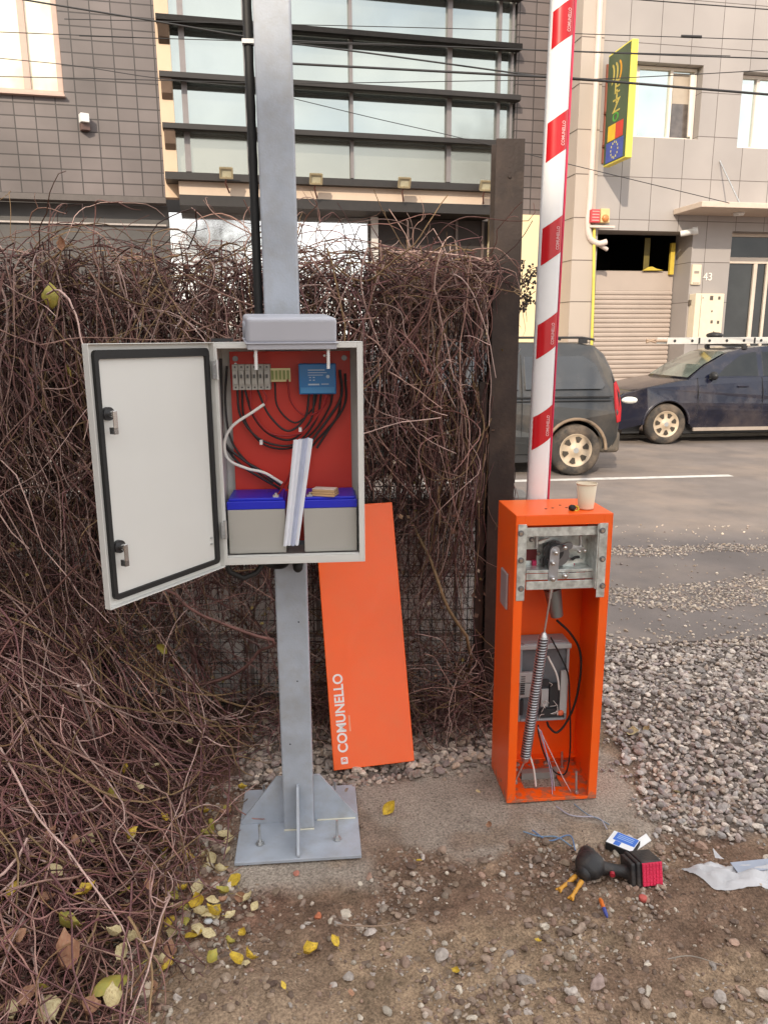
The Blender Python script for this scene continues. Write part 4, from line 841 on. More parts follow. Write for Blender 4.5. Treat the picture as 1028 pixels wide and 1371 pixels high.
OY=mat('ochre_plastic',(.62,.30,.035),.5,var=.2,scale=30)
for (a,c,l) in (((770,1172),(748,1190),'ochre plastic wall plug left of the black tool head'),((778,1180),(764,1200),'ochre plastic wall plug below the black tool head')):
    P,Q=gp(*a),gp(*c); P.z=gz(P.x,P.y)+.014; Q.z=gz(Q.x,Q.y)+.007; b=MB(); o=P.copy(); d=(Q-P); b.tube([Vector((0,0,0)),d*.3,d*.32,d*.65,d*.67,d],[.008,.0075,.0055,.0065,.005,.007],8)
    nrm=Vector((-d.y,d.x,0)).normalized(); b.tube([d*.75,d*1.05+nrm*.008],[.004,.003],6); b.tube([d*.75,d*1.05-nrm*.008],[.004,.003],6)
    tag(b.build('wall_plug',OY,None,o),l,'wall plug')
P,Q=gp(803,1203),gp(812,1226); z=gz(P.x,P.y)+.008; t=thing('screwdriver','tiny orange and blue screwdriver lying in the dirt below the power tool','screwdriver',(P.x,P.y,z),0)
d=Vector((Q.x-P.x,Q.y-P.y,-.001)); b=MB(); b.tube([d*0,d*.1,d*.55],[.004,.0065,.006],8); b.build('handle',mat('sd_orange',(.65,.16,.02),.5),t)
b=MB(); b.tube([d*.56,d*.9,d*1.05],[.0062,.0055,.003],8); b.build('tip',mat('sd_blue',(.05,.07,.28),.5),t)
P=gp(860,1203); t=thing('red_cap','small faded red plastic cap in the dirt below the red battery','cap',(P.x,P.y,gz(P.x,P.y)+.003))
b=MB(); b.lathe([(0,.0),(.011,0),(.012,.012),(.009,.014),(0,.013)],16); b.build('cap_shell',mat('faded_red',(.5,.10,.08),.6),t)
# blue and white device box
p=gp(833,1131); t=thing('device_box','small black box with a blue and white label lying in the dirt','box',(p.x,p.y,gz(p.x,p.y)+.004),R(-38))
b=MB(); b.box(-.045,.045,-.038,.038,0,.026); bx=b.build('box_case',BLK,t,bevel=.003)
b=MB(); b.box(-.043,.043,-.036,.036,.0262,.0268); lb=b.build('label',mat('label_white',(.80,.82,.84),.4),t)
BLU=mat('label_blue',(.035,.16,.62),.4); b=MB(); b.box(-.030,.041,-.010,.034,.0270,.0274); b.box(-.02,.0,-.034,-.012,.0270,.0274); b.build('blue_print',BLU,lb)
b=MB(); 
for i in range(3): b.box(-.022,.030,.004+i*.009,.0065+i*.009,.0275,.0278)
b.build('pale_print',mat('label_pale',(.45,.62,.85),.4),lb)
t=thing('white_lid','thin white plastic lid leaning beside the blue labelled box','lid',(p.x+.062,p.y+.012,gz(p.x+.06,p.y)+.006),R(38))
b=MB(); b.T=Matrix.Rotation(R(35),4,'X'); b.box(-.046,.046,-.012,.014,0,.004); b.build('lid_plate',WHT,t,bevel=.0015)
# loose blue leads
for pts,l,c in (([(700,1116),(722,1121),(745,1122),(765,1131)],'bluish lead curled on the earth left of the power tool',(.16,.24,.34)),
    ([(768,1079),(785,1092),(800,1098),(815,1106)],'grey blue lead running to the blue labelled box',(.20,.25,.31)),
    ([(744,1082),(765,1094),(800,1097),(812,1112)],'thin pale lead on the concrete beside the orange cabinet',(.38,.36,.42)),
    ([(712,1114),(735,1126),(762,1120),(770,1136)],'thin blue lead looping over pebbles left of the power tool',(.12,.20,.36))):
    P=[]; 
    for q in pts: g=gp(*q); P.append(Vector((g.x,g.y,gz(g.x,g.y)+.009)))
    b=MB(); b.tube([q-P[0] for q in smoothpath(P,6)],.0024,6); tag(b.build('loose_lead',mat('lead_%d'%int(c[2]*100),c,.5),None,P[0]),l,'lead')
# plastic bag
p=gp(985,1178); b=MB(); r=random.Random(21); n,m=34,12; vs=[]
A,B2,C2,D2=gp(912,1163),gp(960,1192),gp(1080,1192),gp(1060,1150)
for i in range(n+1):
    s_=i/n; lo=A.lerp(B2,min(1,s_*2.6)) if s_<.385 else B2.lerp(C2,(s_-.385)/.615); hi=A.lerp(D2,s_)
    for j in range(m+1):
        q=lo.lerp(hi,j/m); k=math.sin(math.pi*j/m)*min(1,s_*4); h=.004+k*.022+.008*math.sin(j*1.9+s_*9)*k+.006*math.sin(j*.8-s_*23)*k+r.uniform(-.0015,.0015)
        vs.append((q.x-p.x,q.y-p.y,gz(q.x,q.y)+h))
b.add(vs,[(i*(m+1)+j,(i+1)*(m+1)+j,(i+1)*(m+1)+j+1,i*(m+1)+j+1) for i in range(n) for j in range(m)],0,True)
t=thing('plastic_bag','crumpled translucent white plastic bag on the dirt at the right edge','plastic bag',(p.x,p.y,0)); 
b.build('bag_film',mat('bag_film',(.62,.62,.64),.22,var=.12,scale=14,alpha=.82),t)
q=gp(1010,1168); b=MB(); b.T=Matrix.Translation((q.x-p.x,q.y-p.y,gz(q.x,q.y)+.026))@Matrix.Rotation(R(8),4,'Z')@Matrix.Rotation(R(6),4,'X'); b.box(-.07,.12,-.018,.024,0,.002); b.build('grey_insert',mat('bag_insert',(.33,.37,.45),.5),t)
q=gp(965,1150); b=MB(); b.T=Matrix.Translation((q.x-p.x,q.y-p.y,gz(q.x,q.y)+.02)); b.add([(-.02,0,0),(.004,-.012,.004),(.0,.006,.0),(-.024,.014,.026)],[(0,1,2),(0,2,3)]); b.build('torn_corner',mat('bag_film',(0,0,0)),t)
p=gp(270,1228); q=hz(279,1233,.012); t=thing('glass_shard','small clear crumpled plastic scrap among yellow leaves','scrap',q); b=MB(); b.ell((0,0,0),(.014,.012,.007),7,4); b.build('scrap_body',mat('clear_scrap',(.6,.62,.64),.15,alpha=.75),t)
# ================================================================ VEHICLES
TYR=mat('tyre',(.035,.031,.028),.8,var=.2,dirt=(.22,.165,.12),dscale=4,damt=.7); RIM=mat('dusty_rim',(.52,.42,.31),.5,metal=.2,var=.12,scale=10); HOLE=mat('rim_hole',(.05,.04,.03),.8)
GLS=mat('car_glass',(.012,.014,.014),.06,var=.1,spec=.6)
def wheel(parent,x,y,r,spokes,name='wheel'):
    w_=bpy.data.objects.new(name,None); sc.collection.objects.link(w_); w_.parent=parent; w_.location=(x,y,r); w_.rotation_euler=(math.pi/2,random.random()*1,0) if False else (math.pi/2,0,0)
    # local z points to -y (towards the viewer)
    b=MB(); b.lathe([(r*.62,.085),(r*.70,.098),(r*.90,.098),(r*.985,.08),(r,.04),(r,-.06),(r*.9,-.09),(r*.6,-.09)],44); b.build('tyre',TYR,w_)
    b=MB(); b.lathe([(r*.66,.088),(r*.62,.092),(r*.58,.07),(r*.20,.083),(r*.16,.095),(0,.098)],44); b.lathe([(r*.6,.07),(r*.6,-.09)],32)
    for k in range(spokes):
        a=2*math.pi*k/spokes+.3; b.T=Matrix.Rotation(a,4,'Z'); b.prism([(r*.30,-r*.05),(r*.50,-r*.13),(r*.545,0),(r*.50,r*.13),(r*.30,r*.05)],'z',.074,.0835,1)
    b.T=None; b.cyl((0,0,.098),(0,0,.102),r*.11,20,2); b.build('rim',[RIM,HOLE,STL],w_)

def arc_pts(cx,r,n=14): return [(cx+r*math.cos(math.pi*k/n),.31+r*math.sin(math.pi*k/n)) for k in range(n+1)]
def loftbody(poly,cy,hw_of,zb):
    # poly in (x,z); several slices across y, the outermost slightly shrunk: gives rounded shoulders
    b=MB(); cx=sum(p[0] for p in poly)/len(poly); cz=sum(p[1] for p in poly)/len(poly); sl=[(-1,.985),(-.985,.993),(-.94,1.0),(0,1.0),(.94,1.0),(.985,.993),(1,.985)]
    vs=[];n=len(poly)
    for s_,k in sl:
        for x_,z in poly: zz=cz+(z-cz)*k; vs.append((cx+(x_-cx)*k,cy+s_*hw_of(zz,x_),zz))
    fs=[(j*n+i,(j+1)*n+i,(j+1)*n+(i+1)%n,j*n+(i+1)%n) for j in range(6) for i in range(n)]
    b.add(vs,fs,0,True); b.add(vs,[list(range(n)),[6*n+i for i in range(n)][::-1]],0,False); return b
def sidepatch(poly,cy,hwf,off,b=None,sgn=-1,th=.004):
    b=b or MB(); v0=[(x_,cy+sgn*(hwf(z,x_)+off),z) for x_,z in poly]; v1=[(x_,cy+sgn*(hwf(z,x_)-.01),z) for x_,z in poly]; n=len(poly)
    b.add(v0+v1,[list(range(n))]+[(i,n+i,n+(i+1)%n,(i+1)%n) for i in range(n)]); return b
# --- blue car
BLUE=mat('blue_car_paint',(.006,.008,.022),.22,metal=.1,var=.2,scale=3,dirt=(.12,.095,.085),dscale=1.6,damt=.55,coat=.5)
q=gp(888,595); cx_,cy_=q.x,q.y
car=thing('blue_car','dusty dark blue car parked facing left in front of the shutter','car',(q.x,q.y,.004),R(5))
hw=.84; cyc=.80
low=[(-.70,.21),(-.80,.33),(-.81,.52),(-.77,.68),(-.66,.77),(-.35,.86),(.12,.95),(.50,1.0),(2.0,1.02),(3.30,1.03),(3.46,.95),(3.50,.60),(3.46,.32),(3.30,.26)]+[(2.6-.36*math.cos(math.pi*(1-k/14)),.31+.36*math.sin(math.pi*k/14)) for k in range(15)]+[(2.2,.24),(.42,.24)]+[(.36*math.cos(math.pi*k/14),.31+.36*math.sin(math.pi*k/14)) for k in range(15)]
low=[p_ for p_ in low]
hwL=lambda z,x_: hw-.05*max(0,(.5-z))/.3-.10*max(0,z-.75)/.3-(.16*max(0,(-.35-x_))/.45 if x_<-.35 else 0)
loftbody(low,cyc,hwL,0).build('car_body',BLUE,car)
hwG=lambda z,x_=0: .745-.17*(z-.97)/.48
gh=[(.30,.955),(.62,1.18),(1.0,1.375),(1.22,1.435),(1.7,1.47),(2.5,1.455),(3.1,1.36),(3.42,1.0)]
loftbody(gh,cyc,lambda z,x_:hwG(z),0).build('cabin',BLUE,car)
for nm,pl in (('front_window',[(.80,1.02),(.95,1.16),(1.20,1.33),(1.40,1.375),(1.46,1.375),(1.46,1.02)]),('rear_window',[(1.54,1.02),(1.54,1.38),(2.3,1.37),(2.45,1.02)]),('quarter_window',[(2.53,1.03),(2.40,1.36),(2.8,1.33),(3.1,1.05)])):
    sidepatch(pl,cyc,hwG,.003).build(nm,GLS,car,bevel=.002)
    # thin rubber surround
b=MB(); o0=[(.36,1.0),(1.02,1.385)]; 
def gpt(x_,z,s_): return (x_,cyc+s_*(hwG(z)-.05),z)
n_=Vector((-.43,0,.66)).normalized()*.012
P=[Vector(gpt(.36,.995,-1)),Vector(gpt(.36,.995,1)),Vector(gpt(1.0,1.372,1)),Vector(gpt(1.0,1.372,-1))]; mid=[Vector(gpt(.62,1.18,-1)),Vector(gpt(.62,1.18,1))]
off=Vector((-.008,0,.012))
b.add([P[0]+off,P[1]+off,mid[1]+off,mid[0]+off,P[2]+off,P[3]+off],[(0,1,2,3),(3,2,4,5)]); b.build('windscreen',mat('windscreen',(.17,.20,.175),.08,var=.3,scale=3,spec=.9,coat=.6),car)
LMP=mat('headlamp',(.72,.72,.68),.2,var=.15,scale=20)
b=MB(); b.ell((-.53,.100,.675),(.15,.080,.062),16,10); b.build('headlight',LMP,car)
b=MB(); b.ell((-.53,2*cyc-.100,.675),(.15,.080,.062),16,10); b.build('headlight',LMP,car)
b=MB(); b.box(-.815,-.79,cyc-.42,cyc+.42,.60,.70).box(-.815,-.79,cyc-.5,cyc+.5,.30,.42); b.build('grille',BLK,car,bevel=.01)
b=MB(); b.ell((.70,-.02,1.03),(.055,.10,.065),12,8); b.box(.66,.74,.0,.14,.98,1.0); b.build('wing_mirror',BLK,car)
b=MB(); b.box(1.10,1.27,-.028,-.012,.86,.885); b.build('door_handle',BLUE,car,bevel=.006)
b=MB()
for x_ in (.47,1.50): 
    for z in np.arange(.28,1.0,.04): b.box(x_,x_+.006,cyc-hwL(z,x_)-.0015,cyc-hwL(z,x_)+.02,z,z+.041)
b.build('door_gap',BLK,car)
b=MB(); b.box(.44,2.18,cyc-hw+.01,cyc-hw+.05,.20,.25); b.build('sill_trim',mat('sill_dust',(.32,.27,.23),.6),car)
b=MB(); b.box(.35,2.3,.15,1.5,.14,.3).box(-.6,-.32,.2,1.4,.15,.3); b.build('underbody',BLK,car)
b=MB()
for cxx in (0,2.6): b.tube([(cxx+.365*math.cos(a),-.025,.31+.365*math.sin(a)) for a in np.linspace(0,math.pi,18)],.018,6)
b.build('arch_trim',BLUE,car)
for x_ in (0,2.6):
    for y_ in (.06,1.50): wheel(car,x_,y_,.31,7)
for x_ in (1.25,2.35):
    b=MB(); b.box(x_,x_+.05,.20,1.40,1.47,1.50).box(x_-.01,x_+.06,.19,.25,1.42,1.475).box(x_-.01,x_+.06,1.35,1.41,1.42,1.475); b.build('roof_bar',BLK,car,bevel=.005)
ALU=mat('ladder_alu',(.62,.60,.56),.45,metal=.35,var=.08)
lw=car.matrix_basis@Vector((.25,.42,1.515)) if False else Vector((q.x,q.y,0))+Matrix.Rotation(R(5),3,'Z')@Vector((.12,.40,1.505))
t=thing('ladder','pale aluminium ladder lying flat on the roof bars of the blue car','ladder',lw,R(5))
b=MB()
for y_ in (0,.36): b.box(0,3.4,y_,y_+.028,0,.10)
b.build('side_rail',ALU,t,bevel=.004)
b=MB()
for i in range(12): b.cyl((.12+i*.28,-.006,.05),(.12+i*.28,-.0045,.05),.022,12)
for i in range(4): b.box(.5+i*.9,.53+i*.9,-.003,-.001,.005,.095)
b.build('rung_end',BLK,t)
for i in range(12):
    b=MB(); b.cyl((.12+i*.28,-.004,.05),(.12+i*.28,.392,.05),.016,10); b.build('rung',ALU,t)
b=MB(); b.tube([(-.18,.014,.05),(0,.014,.05)],.022,8); b.tube([(-.33,.014,.03),(-.20,.014,.07)],.018,8); b.tube([(-.33,.014,.07),(-.18,.014,.03)],.018,8); b.build('end_hook',mat('ladder_end',(.35,.25,.18),.5),t)
b=MB(); b.ell((.85,.18,.13),(.12,.16,.05),12,7); 
tag(b.build('strap_bundle',BLK,None,lw,(0,0,R(5))),'black bundle of straps lying on the ladder','strap bundle')
# --- dark van
VAN=mat('van_paint',(.034,.036,.038),.3,metal=.25,var=.15,scale=2.5,dirt=(.15,.12,.095),dscale=1.8,damt=.55,coat=.5)
q=gp(768,637); van=thing('grey_van','dark grey dusty van seen from its side behind the raised barrier arm','van',(q.x,q.y,.004),R(5.5))
vc=.86; rw=.305
hv=lambda z,x_=0: (.86-.04*max(0,.45-z)/.25-.20*max(0,z-.93)/.6)
body=[(.47,.30),(.52,.45),(.545,.75),(.53,.95),(.44,1.25),(.36,1.42),(.24,1.52),(0,1.555),(-1.6,1.57),(-2.3,1.50),(-2.95,1.08),(-3.45,.93),(-3.62,.75),(-3.62,.35),(-3.5,.26)]
body+= [(-2.8-.36*math.cos(math.pi*k/14),.305+.36*math.sin(math.pi*k/14)) for k in range(15)]+[(-2.3,.26),(-.5,.26)]+[(-.355*math.cos(math.pi*k/14),.305+.355*math.sin(math.pi*k/14)) for k in range(15)]
loftbody(body[::-1],vc,lambda z,x_:hv(z),0).build('van_body',VAN,van)
for nm,pl in (('quarter_window',[(-.62,1.02),(-.62,1.40),(.10,1.40),(.24,1.30),(.34,1.06),(.30,1.02)]),('rear_window',[(-1.62,1.02),(-1.62,1.40),(-.70,1.40),(-.70,1.02)]),('front_window',[(-2.62,1.02),(-2.15,1.39),(-1.70,1.40),(-1.70,1.02)])):
    sidepatch(pl,vc,hv,.003).build(nm,mat('van_glass',(.018,.021,.025),.16,var=.35,scale=2.5,spec=.8,coat=.4,dirt=(.07,.065,.06),dscale=2,damt=.6),van,bevel=.003)
b=MB(); b.tube([(.25,.24,1.585),(.10,.235,1.61),(-1.9,.235,1.62),(-2.1,.24,1.56)],.014,8); b.tube([(.25,1.48,1.585),(.10,1.485,1.61),(-1.9,1.485,1.62),(-2.1,1.48,1.56)],.014,8)
b.box(.06,.16,.215,.255,1.54,1.60); b.build('roof_rail',BLK,van)
sidepatch([(.535,.64),(.49,.62),(.455,.80),(.445,1.08),(.475,1.11),(.505,1.02),(.535,.80)],vc,hv,.008).build('tail_light',mat('tail_red',(.36,.008,.015),.2,var=.1),van,bevel=.006)
b=MB(); b.box(-2.0,.42,-.008,.012,.925,.94).box(-2.0,.42,-.008,.012,.885,.893); b.build('side_moulding',BLK,van)
b=MB(); b.box(.30,.56,.02,1.70,.26,.52); b.build('rear_bumper',mat('van_bumper',(.09,.075,.06),.6,var=.2,dirt=(.30,.22,.15),dscale=4,damt=.6),van,bevel=.05,seg=4)
b=MB(); b.box(-2.3,-.48,.06,1.66,.16,.34); b.box(-.4,.45,.4,1.3,.2,.34); b.build('underbody',BLK,van)
b=MB(); b.tube([(.37*math.cos(a),-.006,.305+.37*math.sin(a)) for a in np.linspace(0,math.pi,18)],.02,6); b.build('arch_trim',mat('arch_dust',(.22,.16,.11),.7,var=.3),van)
b=MB()
for x_ in (-.66,-1.66): 
    for z in np.arange(.34,1.42,.04): b.box(x_-.003,x_+.003,vc-hv(z)-.0012,vc-hv(z)+.02,z,z+.041)
b.build('door_gap',BLK,van)
for x_ in (0,-2.8):
    for y_ in (.07,1.63): wheel(van,x_,y_,rw,6)
# ================================================================ RIGHT BUILDING
RB=Frame(4.5,15.5,11)
rb=thing('apartment_house','pale grey panel clad building with roller shutter and glass door','building',(4.5,15.5,0),R(11))
PAN=tilemat('pale_panels',(.32,.295,.285),(.365,.335,.32),(.12,.10,.09),.62,.76,.006,.5,.10)
PIL=tilemat('beige_panels',(.42,.36,.31),(.46,.395,.34),(.15,.12,.10),3.0,.76,.009,.55,.06)
def wallholes(b,x0,x1,z0,z1,holes,y=0,th=.25,mi=0):
    xs_=sorted({x0,x1,*[h[0] for h in holes],*[h[1] for h in holes]}); zs=sorted({z0,z1,*[h[2] for h in holes],*[h[3] for h in holes]})
    xs_=[v for v in xs_ if x0<=v<=x1]; zs=[v for v in zs if z0<=v<=z1]
    for i in range(len(xs_)-1):
        run=None
        for j in range(len(zs)-1):
            mx_,mz=(xs_[i]+xs_[i+1])/2,(zs[j]+zs[j+1])/2
            if not any(h[0]<mx_<h[1] and h[2]<mz<h[3] for h in holes): b.add([(xs_[i],y,zs[j]),(xs_[i+1],y,zs[j]),(xs_[i+1],y,zs[j+1]),(xs_[i],y,zs[j+1])],[(0,1,2,3)],mi)
    for a,c,e,g in holes:
        b.add([(a,y,e),(a,y+th,e),(a,y+th,g),(a,y,g)],[(0,1,2,3)],mi); b.add([(c,y,e),(c,y+th,e),(c,y+th,g),(c,y,g)],[(3,2,1,0)],mi)
        b.add([(a,y,g),(c,y,g),(c,y+th,g),(a,y+th,g)],[(3,2,1,0)],mi); b.add([(a,y,e),(c,y,e),(c,y+th,e),(a,y+th,e)],[(0,1,2,3)],mi)
xL=RB.at(798,200)[0]; xR=xL+13
g0=RB.at(800,310)[0]; g1=RB.at(926,330)[0]; gtop=RB.at(860,309)[1]
w1=RB.rect(842,84,938,185); 
w2=RB.rect(990,98,1085,200); dr0=RB.at(972,400)[0]; dtop=RB.at(1000,310)[1]; dr1=dr0+2.3
b=MB(); wallholes(b,xL,xR,0,13,[(g0,g1,0,gtop),w1,w2,(dr0,dr1,.1,dtop)],0,.6); b.build('wall',PAN,rb)
pl0=RB.at(771,150)[0]
b=MB(); b.box(pl0,xL-.002,-.10,.5,0,13); b.build('corner_pilaster',PIL,rb)
b=MB(); b.add([(pl0-.002,-.1,0),(pl0-.002,9,0),(pl0-.002,9,13),(pl0-.002,-.1,13)],[(0,1,2,3)]); b.add([(xR,0,0),(xR,9,0),(xR,9,13),(xR,0,13)],[(0,1,2,3)]); b.add([(pl0,-.1,13),(xR,0,13),(xR,9,13),(pl0,9,13)],[(0,1,2,3)]); b.build('side_wall',mat('side_wall_beige',(.50,.42,.36),.6,var=.06,scale=1),rb)
# side wall joints
b=MB()
for k in range(17): b.box(pl0-.008,pl0-.003,-.09,4,.76*k-.006+.0,.76*k+.006)
b.build('side_joint',mat('joint_dark',(.14,.12,.10),.8),rb)
UPV=mat('window_frame_white',(.72,.66,.60),.45,var=.04); WGL=mat('window_glass',(.55,.62,.60),.03,metal=.85,var=.06,scale=1)
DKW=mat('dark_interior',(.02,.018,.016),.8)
def window(par,rc,cols,y=.10,fw=.05,depth=.09,blind=None,name='window',glass=None,sill=True):
    a,c,e,g=rc; wn=bpy.data.objects.new(name,None); sc.collection.objects.link(wn); wn.parent=par
    b=MB(); b.box(a,c,y,y+depth,e,e+fw).box(a,c,y,y+depth,g-fw,g).box(a,a+fw,y,y+depth,e+fw,g-fw).box(c-fw,c,y,y+depth,e+fw,g-fw)
    for k in cols: x_=a+(c-a)*k; b.box(x_-fw*.6,x_+fw*.6,y,y+depth,e+fw,g-fw)
    b.build('frame',UPV,wn,bevel=.004)
    b=MB(); b.box(a+fw,c-fw,y+.05,y+.06,e+fw,g-fw); b.build('pane',glass or WGL,wn)
    if sill: b=MB(); b.box(a-.03,c+.03,y-.16,y+.02,e-.03,e-.002); b.build('sill',UPV,wn)
    return wn
window(rb,(w1[0]+.01,w1[1]-.01,w1[2]+.01,w1[3]-.01),(.16,.64),.18)
wn=window(rb,(w2[0]+.01,w2[1]-.01,w2[2]+.01,w2[3]-.01),(.30,.64),.18)
a,c,e,g=w1; wd=c-a; hh=g-e
b=MB(); b.box(a+wd*.68,a+wd*.93,.225,.228,e+.07,e+hh*.52); b.build('dark_pane',mat('dark_pane',(.10,.085,.08),.1,var=.3,spec=.8),rb)
b=MB(); b.box(a+wd*.68,a+wd*.93,.222,.224,e+hh*.52,g-.09); b.build('blind',mat('blind_beige',(.42,.36,.30),.8,var=.05),rb)
b=MB(); b.prism([(.0,0),(.05,0),(.05,hh-.2),(-.03,hh-.2)],'y',.12,.16); o=b.build('open_sash',UPV,rb); o.location=(a+wd*.90,0,e+.08)
# garage
sh0=RB.at(790,420,.58); stop=RB.at(850,364,.58)[1]
SHM=mat('shutter_pink_beige',(.43,.36,.315),.5,var=.06,scale=2)
b=MB(); pr_=[]; z=.05
while z<stop-.42: pr_+=[(.585,z),(.560,z+.02),(.555,z+.055),(.575,z+.088)]; z+=.092
pr_+=[(.57,z),(.57,stop),(.60,stop+.02),(.62,stop+.02),(.62,.05)]
b.prism(pr_,'x',g0+.02,g1-.02,0,False); b.build('roller_shutter',SHM,rb)
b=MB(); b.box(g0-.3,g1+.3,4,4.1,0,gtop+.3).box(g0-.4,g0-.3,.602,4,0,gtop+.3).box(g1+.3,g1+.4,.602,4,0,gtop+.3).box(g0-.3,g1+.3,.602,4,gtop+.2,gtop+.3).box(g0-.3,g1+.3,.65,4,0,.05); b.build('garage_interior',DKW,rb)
# yellow posts inside the dark opening
YW=mat('safety_yellow',(.62,.45,.06),.55,var=.1)
a=RB.at(898,335,.50)[0]; b=MB(); b.box(a,a+.09,.50,.56,stop-.05,gtop-.15); b.build('yellow_post',YW,rb)
a=RB.at(862,335,.61)[0]; b=MB(); b.box(a,a+.12,.606,.616,stop,gtop-.05); b.build('inner_post',mat('olive_post',(.13,.10,.02),.6),rb)
b=MB(); a=RB.at(875,358,.52)[0]; b.prism([(a-.25,stop+.021),(a-.12,stop+.09),(a-.05,stop+.10),(a+.05,stop+.06),(a+.2,stop+.03)],'y',.50,.55); b.build('yellow_cover',YW,rb)
# pipes
def rbt(pts,r,m,name,parent=rb,n=10,ds=-.12): b=MB(); b.tube(smoothpath([RB.p3(x_,y_,ds) for x_,y_ in pts],4),r,n); return b.build(name,m,parent)
PIP=mat('pipe_cream',(.66,.56,.50),.45,var=.05)
rbt([(806,-60),(803,0),(797,130),(790,260),(787,295),(789,318),(800,326),(811,324)],.055,PIP,'drainpipe',n=14)
rbt([(795,305),(794,390),(790,500),(786,560)],.028,mat('gas_yellow',(.66,.55,.10),.45),'gas_pipe')
b=MB(); p_=RB.p3(812,329,-.1); b.tube([RB.p3(799,326,-.1),RB.p3(812,334,-.05)],.04,10); b.build('pipe_stub',PIP,rb)
a,c,e,g=RB.rect(788,302,815,305,-.16); b=MB(); b.box(a,c+.1,-.2,-.1,e,g); b.build('pipe_bracket',PIP,rb)
# alarm boxes
def wallbox(name,label,cat,px,d0,d1,m,bev=.012):
    a,c,e,g=RB.rect(*px,d1); t=thing(name,label,cat,RB.world(a,d0,e),R(11)); MB().box(0,c-a,d1-d0,0,0,g-e).build('box_body',m,t,bevel=bev); return t,c-a,g-e
t,w_,h_=wallbox('alarm_siren','red and cream alarm sounder on the pilaster beside the drainpipe','alarm',(791,280,803,298),-.1,-.25,mat('alarm_red',(.55,.05,.06),.4))
b=MB()
for i in range(4): b.box(.02,w_-.02,-.156,-.151,.03+i*h_*.22,.05+i*h_*.22)
b.build('grille_slot',mat('alarm_pink',(.8,.3,.28),.5),t)
t,w_,h_=wallbox('alarm_beacon','yellowish alarm beacon just right of the red sounder','alarm',(804,279,816,298),.0,-.13,mat('alarm_cream',(.70,.52,.25),.4))
b=MB(); b.ell((w_*.5,-.14,h_*.3),(.07,.04,.07),10,6); b.build('lens',mat('amber',(.5,.2,.06),.3),t)
# meter cabinet, intercom, number plate, camera
CRM=mat('meter_cream',(.72,.63,.48),.45,var=.05)
t,w_,h_=wallbox('meter_cabinet','cream utility meter cabinet on the wall left of the glass door','meter box',(929,393,967,452),0,-.22,CRM,.01)
b=MB()
for (u,v,s_,c_) in ((.55,.90,.07,'k'),(.82,.90,.05,'k'),(.25,.90,.02,'k'),(.62,.36,.05,'k'),(.85,.35,.05,'k'),(.60,.60,.03,'k'),(.72,.12,.03,'k')): b.box(w_*u-s_*.5,w_*u+s_*.5,-.2235,-.2205,h_*v-s_*.6,h_*v+s_*.6)
b.box(w_*.19,w_*.20,-.2235,-.2205,.02,h_-.02); b.build('meter_window',mat('meter_dark',(.10,.08,.06),.4),t)
t,w_,h_=wallbox('intercom_panel','cream intercom panel on the wall beside the house number','intercom',(926,354,938,381),0,-.05,CRM,.006)
b=MB(); b.box(w_*.2,w_*.75,-.054,-.0505,h_*.55,h_*.68).box(w_*.1,w_*.9,-.054,-.0505,.02,.04); b.build('speaker_slot',mat('slot_grey',(.3,.26,.22),.5),t)
a,c,e,g=RB.rect(941,364,953,378,-.01); t=thing('house_number','white house number 43 on the grey wall beside the intercom','house number',RB.world((a+c)/2,-.004,(e+g)/2),R(11))
text('43',.21,'digits',mat('digit_white',(.78,.74,.68),.5),t,Matrix.Rotation(math.pi/2,4,'X'),ext=.01)
p3=RB.p3(930,312,-.2); t=thing('security_camera','small white security camera at the top right corner of the garage opening','security camera',RB.world(*p3),R(11))
b=MB(); b.tube([(0,.2,.02),(0,.05,.02),(-.02,0,.03)],.03,8); b.build('camera_arm',WHT,t)
b=MB(); b.T=Matrix.Rotation(R(-35),4,'Z'); b.tube([(-.26,0,.0),(-.05,0,.03),(-.04,0,.03),(.05,0,.045)],[.055,.06,.075,.07],14); b.build('camera_housing',WHT,t)
p3=RB.p3(924,405,-.05); b=MB(); b.box(-.04,.04,-.03,.03,-.05,.05); tag(b.build('lock_box',mat('meter_dark',(0,0,0)),None,RB.world(*p3),(0,0,R(11)),bevel=.01),'tiny dark switch box left of the cream meter cabinet','switch box')
# entrance
FRM=mat('door_frame_alu',(.62,.54,.46),.4,var=.05); DGL=mat('door_glass',(.025,.027,.028),.05,var=.5,scale=1.2,spec=.5)
tr=RB.at(1000,346,.3)[1]; d0=dr0+.02
b=MB(); b.box(d0,dr1,.3,.36,tr-.10,tr+.02).box(d0,d0+.07,.3,.36,.1,tr-.1).box(dr1-.07,dr1,.3,.36,.1,tr-.1); 
dm=RB.at(1010,400,.3)[0]; b.box(dm-.09,dm-.01,.3,.36,.1,tr-.1).box(dm+.20,dm+.26,.3,.36,.1,tr-.1).box(d0,d0+.06,.3,.36,tr+.02,dtop-.06).box(d0,dr1,.3,.36,dtop-.06,dtop); b.build('entrance_frame',FRM,rb,bevel=.004)
b=MB(); b.box(d0,dr1,.34,.35,.1,dtop-.01); b.build('entrance_glass',DGL,rb)
b=MB(); b.box(d0,dr1,.0,.6,.0,.1); b.build('door_step',PIL,rb)
cp=RB.rect(935,268,1110,278,-1.1); a=RB.at(937,276,-.9)[0]; zc_=RB.at(990,279,-.9)[1]
cn=bpy.data.objects.new('canopy',None); sc.collection.objects.link(cn); cn.parent=rb
MB().box(a,a+4.2,-.95,-.01,zc_,zc_+.10).build('canopy_slab',mat('canopy_beige',(.58,.48,.40),.5,var=.06),cn,bevel=.01)
b=MB(); 
for x_ in (a+.9,a+2.6): b.cyl((x_,-.75,zc_+.1),(x_-.45*0,-.0,zc_+1.0),.014,8)
b.build('tie_rod',STL,cn)
